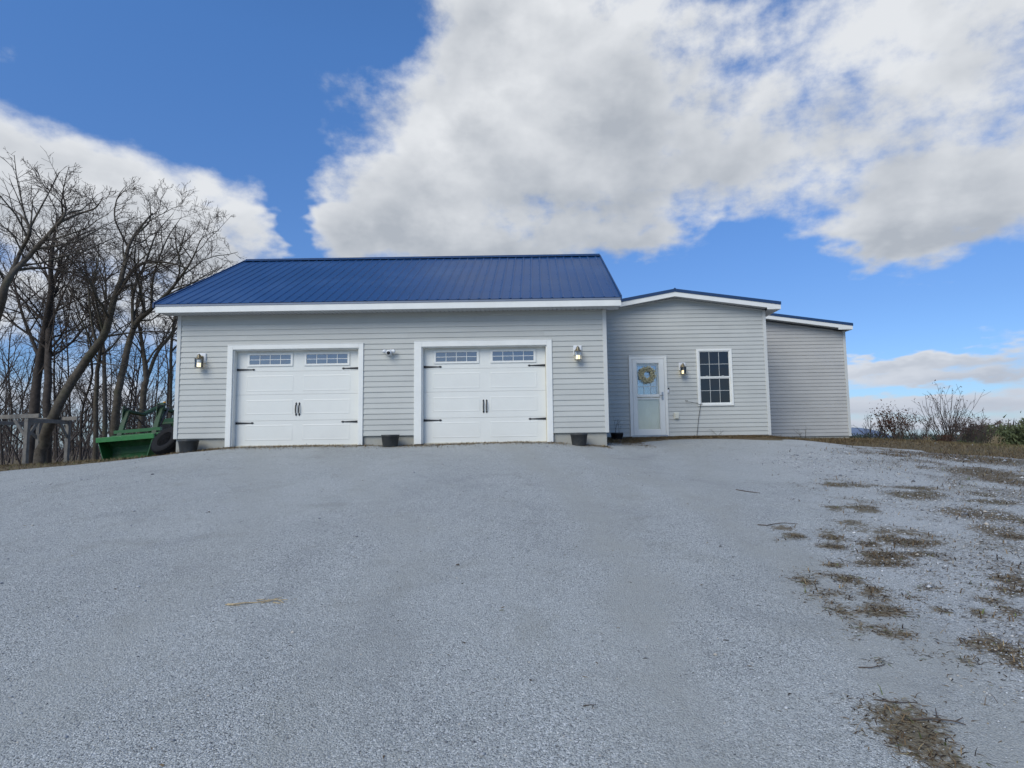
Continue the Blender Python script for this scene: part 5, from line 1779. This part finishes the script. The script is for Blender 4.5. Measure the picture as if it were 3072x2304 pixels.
# standing turf: band right of the yard, around the left edge, foot of the walls
def scatter(n_, x0, x1, y0, y1):
    x = r.uniform(x0, x1, n_); y = r.uniform(y0, y1, n_)
    k = (gravel_mask(x, y) < .55)
    inside = ((x > -8.1) & (x < 1.6) & (y > 13.42) & (y < 20.6)) | ((x >= 1.6) & (x < 6.42) & (y > 16.62)) | ((x >= 6.4) & (x < 10.02) & (y > 19.32))
    k &= ~inside
    return x[k], y[k]
X1, Y1 = scatter(52000, 6.6, 19, 12.5, 24)
g_ = sstep(9.5, 12.5, X1 + .25 * (16 - Y1)) * (fbm(X1, Y1, .7, 9) + .15)
n_ = len(X1)
blades('turf', 'rough brown and green grass bank right of the house', 'grass', X1, Y1, r.uniform(.04, .12, n_), r.uniform(.3, 1.3, n_), r.uniform(.003, .006, n_), np.clip(r.normal(.30, .18, n_) + .55 * g_ * sstep(11.5, 14.5, X1), 0, 1), M['turf'], 2)
X2, Y2 = scatter(30000, -22, -8.0, 11.5, 26)
n_ = len(X2)
blades('left_turf', 'rough grass strip between the gravel and the woods at the left', 'grass', X2, Y2, r.uniform(.04, .12, n_), r.uniform(.3, 1.3, n_), r.uniform(.003, .007, n_), np.clip(r.normal(.42, .20, n_), 0, 1), M['turf'], 3)
fx, fy = [], []
for (x0, x1, y0, y1, n_) in ((1.62, 2.75, 14.0, 16.45, 9000), (2.4, 6.5, 15.75, 16.58, 15000), (6.4, 10.1, 16.3, 19.25, 16000), (-8.05, 1.6, 12.75, 13.40, 7500), (-8.3, -7.1, 13.0, 13.4, 700)):
    fx.append(r.uniform(x0, x1, n_)); fy.append(y1 - (y1 - y0) * np.abs(r.normal(0, .42, n_)))
fx, fy = np.concatenate(fx), np.concatenate(fy)
k = fbm(fx, fy, 2.6, 12) > .33
fx, fy = fx[k], fy[k]
n_ = len(fx)
blades('foundation_thatch', 'dead brown grass matted along the foot of the house walls', 'grass', fx, fy, r.uniform(.03, .10, n_), r.uniform(.7, 1.5, n_), r.uniform(.002, .005, n_), np.clip(r.normal(.60, .22, n_), 0, .93), M['thatch'], 4)

# bare weeds at the foot of the rear wing
for i, (x, y, hgt, sd_, lab) in enumerate(((6.95, 19.05, .95, 201, 'curved bare vine stem against the rear wall beside the corner post'), (8.35, 18.95, .42, 202, 'small bare weed at the foot of the rear wall'), (4.95, 16.42, .40, 203, 'faint dry weed at the wall below the window'))):
    t = thing('wall_weed', (x, y, T(x, y)), lab, 'weed', 'dry weeds along the wall')
    wdy = Woody(sd_)
    for k in range(3 if i < 2 else 2):
        wdy.grow(np.array([x + wdy.r.normal(0, .04), y, T(x, y)]), np.array([wdy.r.normal(.2, .4), -.05, 1.0]), hgt * wdy.r.uniform(.6, 1.1), .007, 1, 2, .02, .24, (0, 5), (.4, 1.0), .4, 9, .0028)
    wdy.build(t, (M['twig'], M['twig']), ('stems', 'stems'))

# twigs and litter on the yard
def twig(name, label, pts, rad, mt, cat='twig', extra=()):
    P = [Vector((x, y, T(x, y) + .012 + h_)) for (x, y, h_) in pts]
    mb = MB().tube(P, [rad * (1 - .55 * i / (len(P) - 1)) for i in range(len(P))], 6)
    for e in extra:
        Q = [Vector((x, y, T(x, y) + .012 + h_)) for (x, y, h_) in e]
        mb.tube(Q, [rad * .7, rad * .35] if len(Q) == 2 else [rad * .7, rad * .5, rad * .3][:len(Q)], 5)
    o = mb.build(name, mt, org=tuple(P[0]))
    return tag(o, label, cat, 'twigs lying on the gravel')
twig('dry_stalk', 'pale broken corn stalk lying on the gravel in the left foreground', [(-2.20, 4.345, .004), (-2.15, 4.328, .010), (-2.08, 4.345, .012), (-2.01, 4.372, .003), (-1.93, 4.395, .010), (-1.86, 4.38, .016), (-1.81, 4.358, .004)], .0062, M['straw'],
     'stalk', [[(-2.21, 4.335, .006), (-2.15, 4.318, .008), (-2.10, 4.325, .003)], [(-2.02, 4.395, .010), (-1.96, 4.41, .012)], [(-1.97, 4.36, .003), (-1.92, 4.375, .010), (-1.88, 4.40, .022)], [(-1.90, 4.39, .012), (-1.85, 4.42, .020)], [(-1.86, 4.385, .012), (-1.80, 4.40, .010)], [(-1.89, 4.37, .004), (-1.83, 4.345, .004)], [(-1.93, 4.39, .014), (-1.95, 4.425, .006)]])
twig('small_twig', 'short forked twig alone on the gravel at the bottom centre', [(.200, 3.01, .003), (.235, 3.015, .005), (.262, 3.018, .004)], .0028, M['twig'], 'twig', [[(.248, 3.016, .004), (.240, 2.99, .001)]])
twig('long_twig', 'long curved twig at the left edge of the weed patches', [(2.30, 6.42, .004), (2.38, 6.37, .01), (2.50, 6.43, .014), (2.60, 6.47, .012), (2.74, 6.46, .004)], .006, M['twig'])
twig('straight_twig', 'straight twig lying left of the highest dark weed patch', [(2.75, 8.45, .003), (2.86, 8.30, .008), (3.0, 8.22, .004)], .008, M['twig'])
twig('curved_twig', 'curved twig at the bottom right above the weed clump', [(1.60, 3.02, .003), (1.68, 2.98, .008), (1.75, 2.98, .006), (1.79, 2.985, .003)], .0035, M['twig'], 'twig', [[(1.66, 2.99, .008), (1.63, 3.05, .004)]])
twig('bowed_twig', 'bowed twig on bare gravel near the bottom right', [(1.70, 3.34, .003), (1.76, 3.32, .010), (1.82, 3.34, .009), (1.86, 3.37, .003)], .0035, M['twig'])
twig('forked_twig', 'forked twig sticking out of the bottom right weed clump', [(1.66, 2.84, .006), (1.76, 2.83, .014), (1.84, 2.80, .016), (1.88, 2.79, .006)], .005, M['twig'], 'twig', [[(1.78, 2.83, .014), (1.82, 2.90, .02)], [(1.84, 2.80, .014), (1.89, 2.82, .02)]])
for i, (px_, py_, lab) in enumerate((( -.69, 5.17, 'small dark leaf scrap on the gravel in the middle of the yard'), (-3.9, 7.2, 'dark leaf scrap on the gravel left of the yard centre'), (2.03, 14.9, 'dark clod on the gravel in front of the entry'))):
    V = []
    z = T(px_, py_) + .014
    s_ = .016 if i < 2 else .04
    mb = MB()
    mb.prism([(px_ - s_, py_, z), (px_ - s_ * .3, py_ - s_ * .6, z + .006), (px_ + s_, py_ - s_ * .2, z), (px_ + s_ * .5, py_ + s_ * .6, z + .008), (px_ - s_ * .5, py_ + s_ * .5, z + .004)], (0, 0, .006 if i < 2 else .05))
    tag(mb.build('leaf_scrap' if i < 2 else 'soil_clod', M['twig'], org=(px_, py_, z)), lab, 'leaf' if i < 2 else 'clod')
for i, (x, y, s_) in enumerate(((11.6, 17.6, .026), (12.6, 17.5, .022))):
    rr_ = random.Random(300 + i)
    mb = MB()
    mb.lathe([(0, 0), (s_, .002), (s_ * 1.1, s_ * .4), (s_ * .7, s_ * .9), (0, s_ * 1.05)], 7)
    mb.v = [(x + a * rr_.uniform(.8, 1.2), y + b * rr_.uniform(.8, 1.2), T(x, y) + c + .015) for a, b, c in mb.v]
    tag(mb.build('pale_rock', M['rock'], org=(x, y, T(x, y))), ('small pale rock on the grass bank nearer the house', 'small pale rock on the grass bank below the tallest shrub')[i], 'rock')
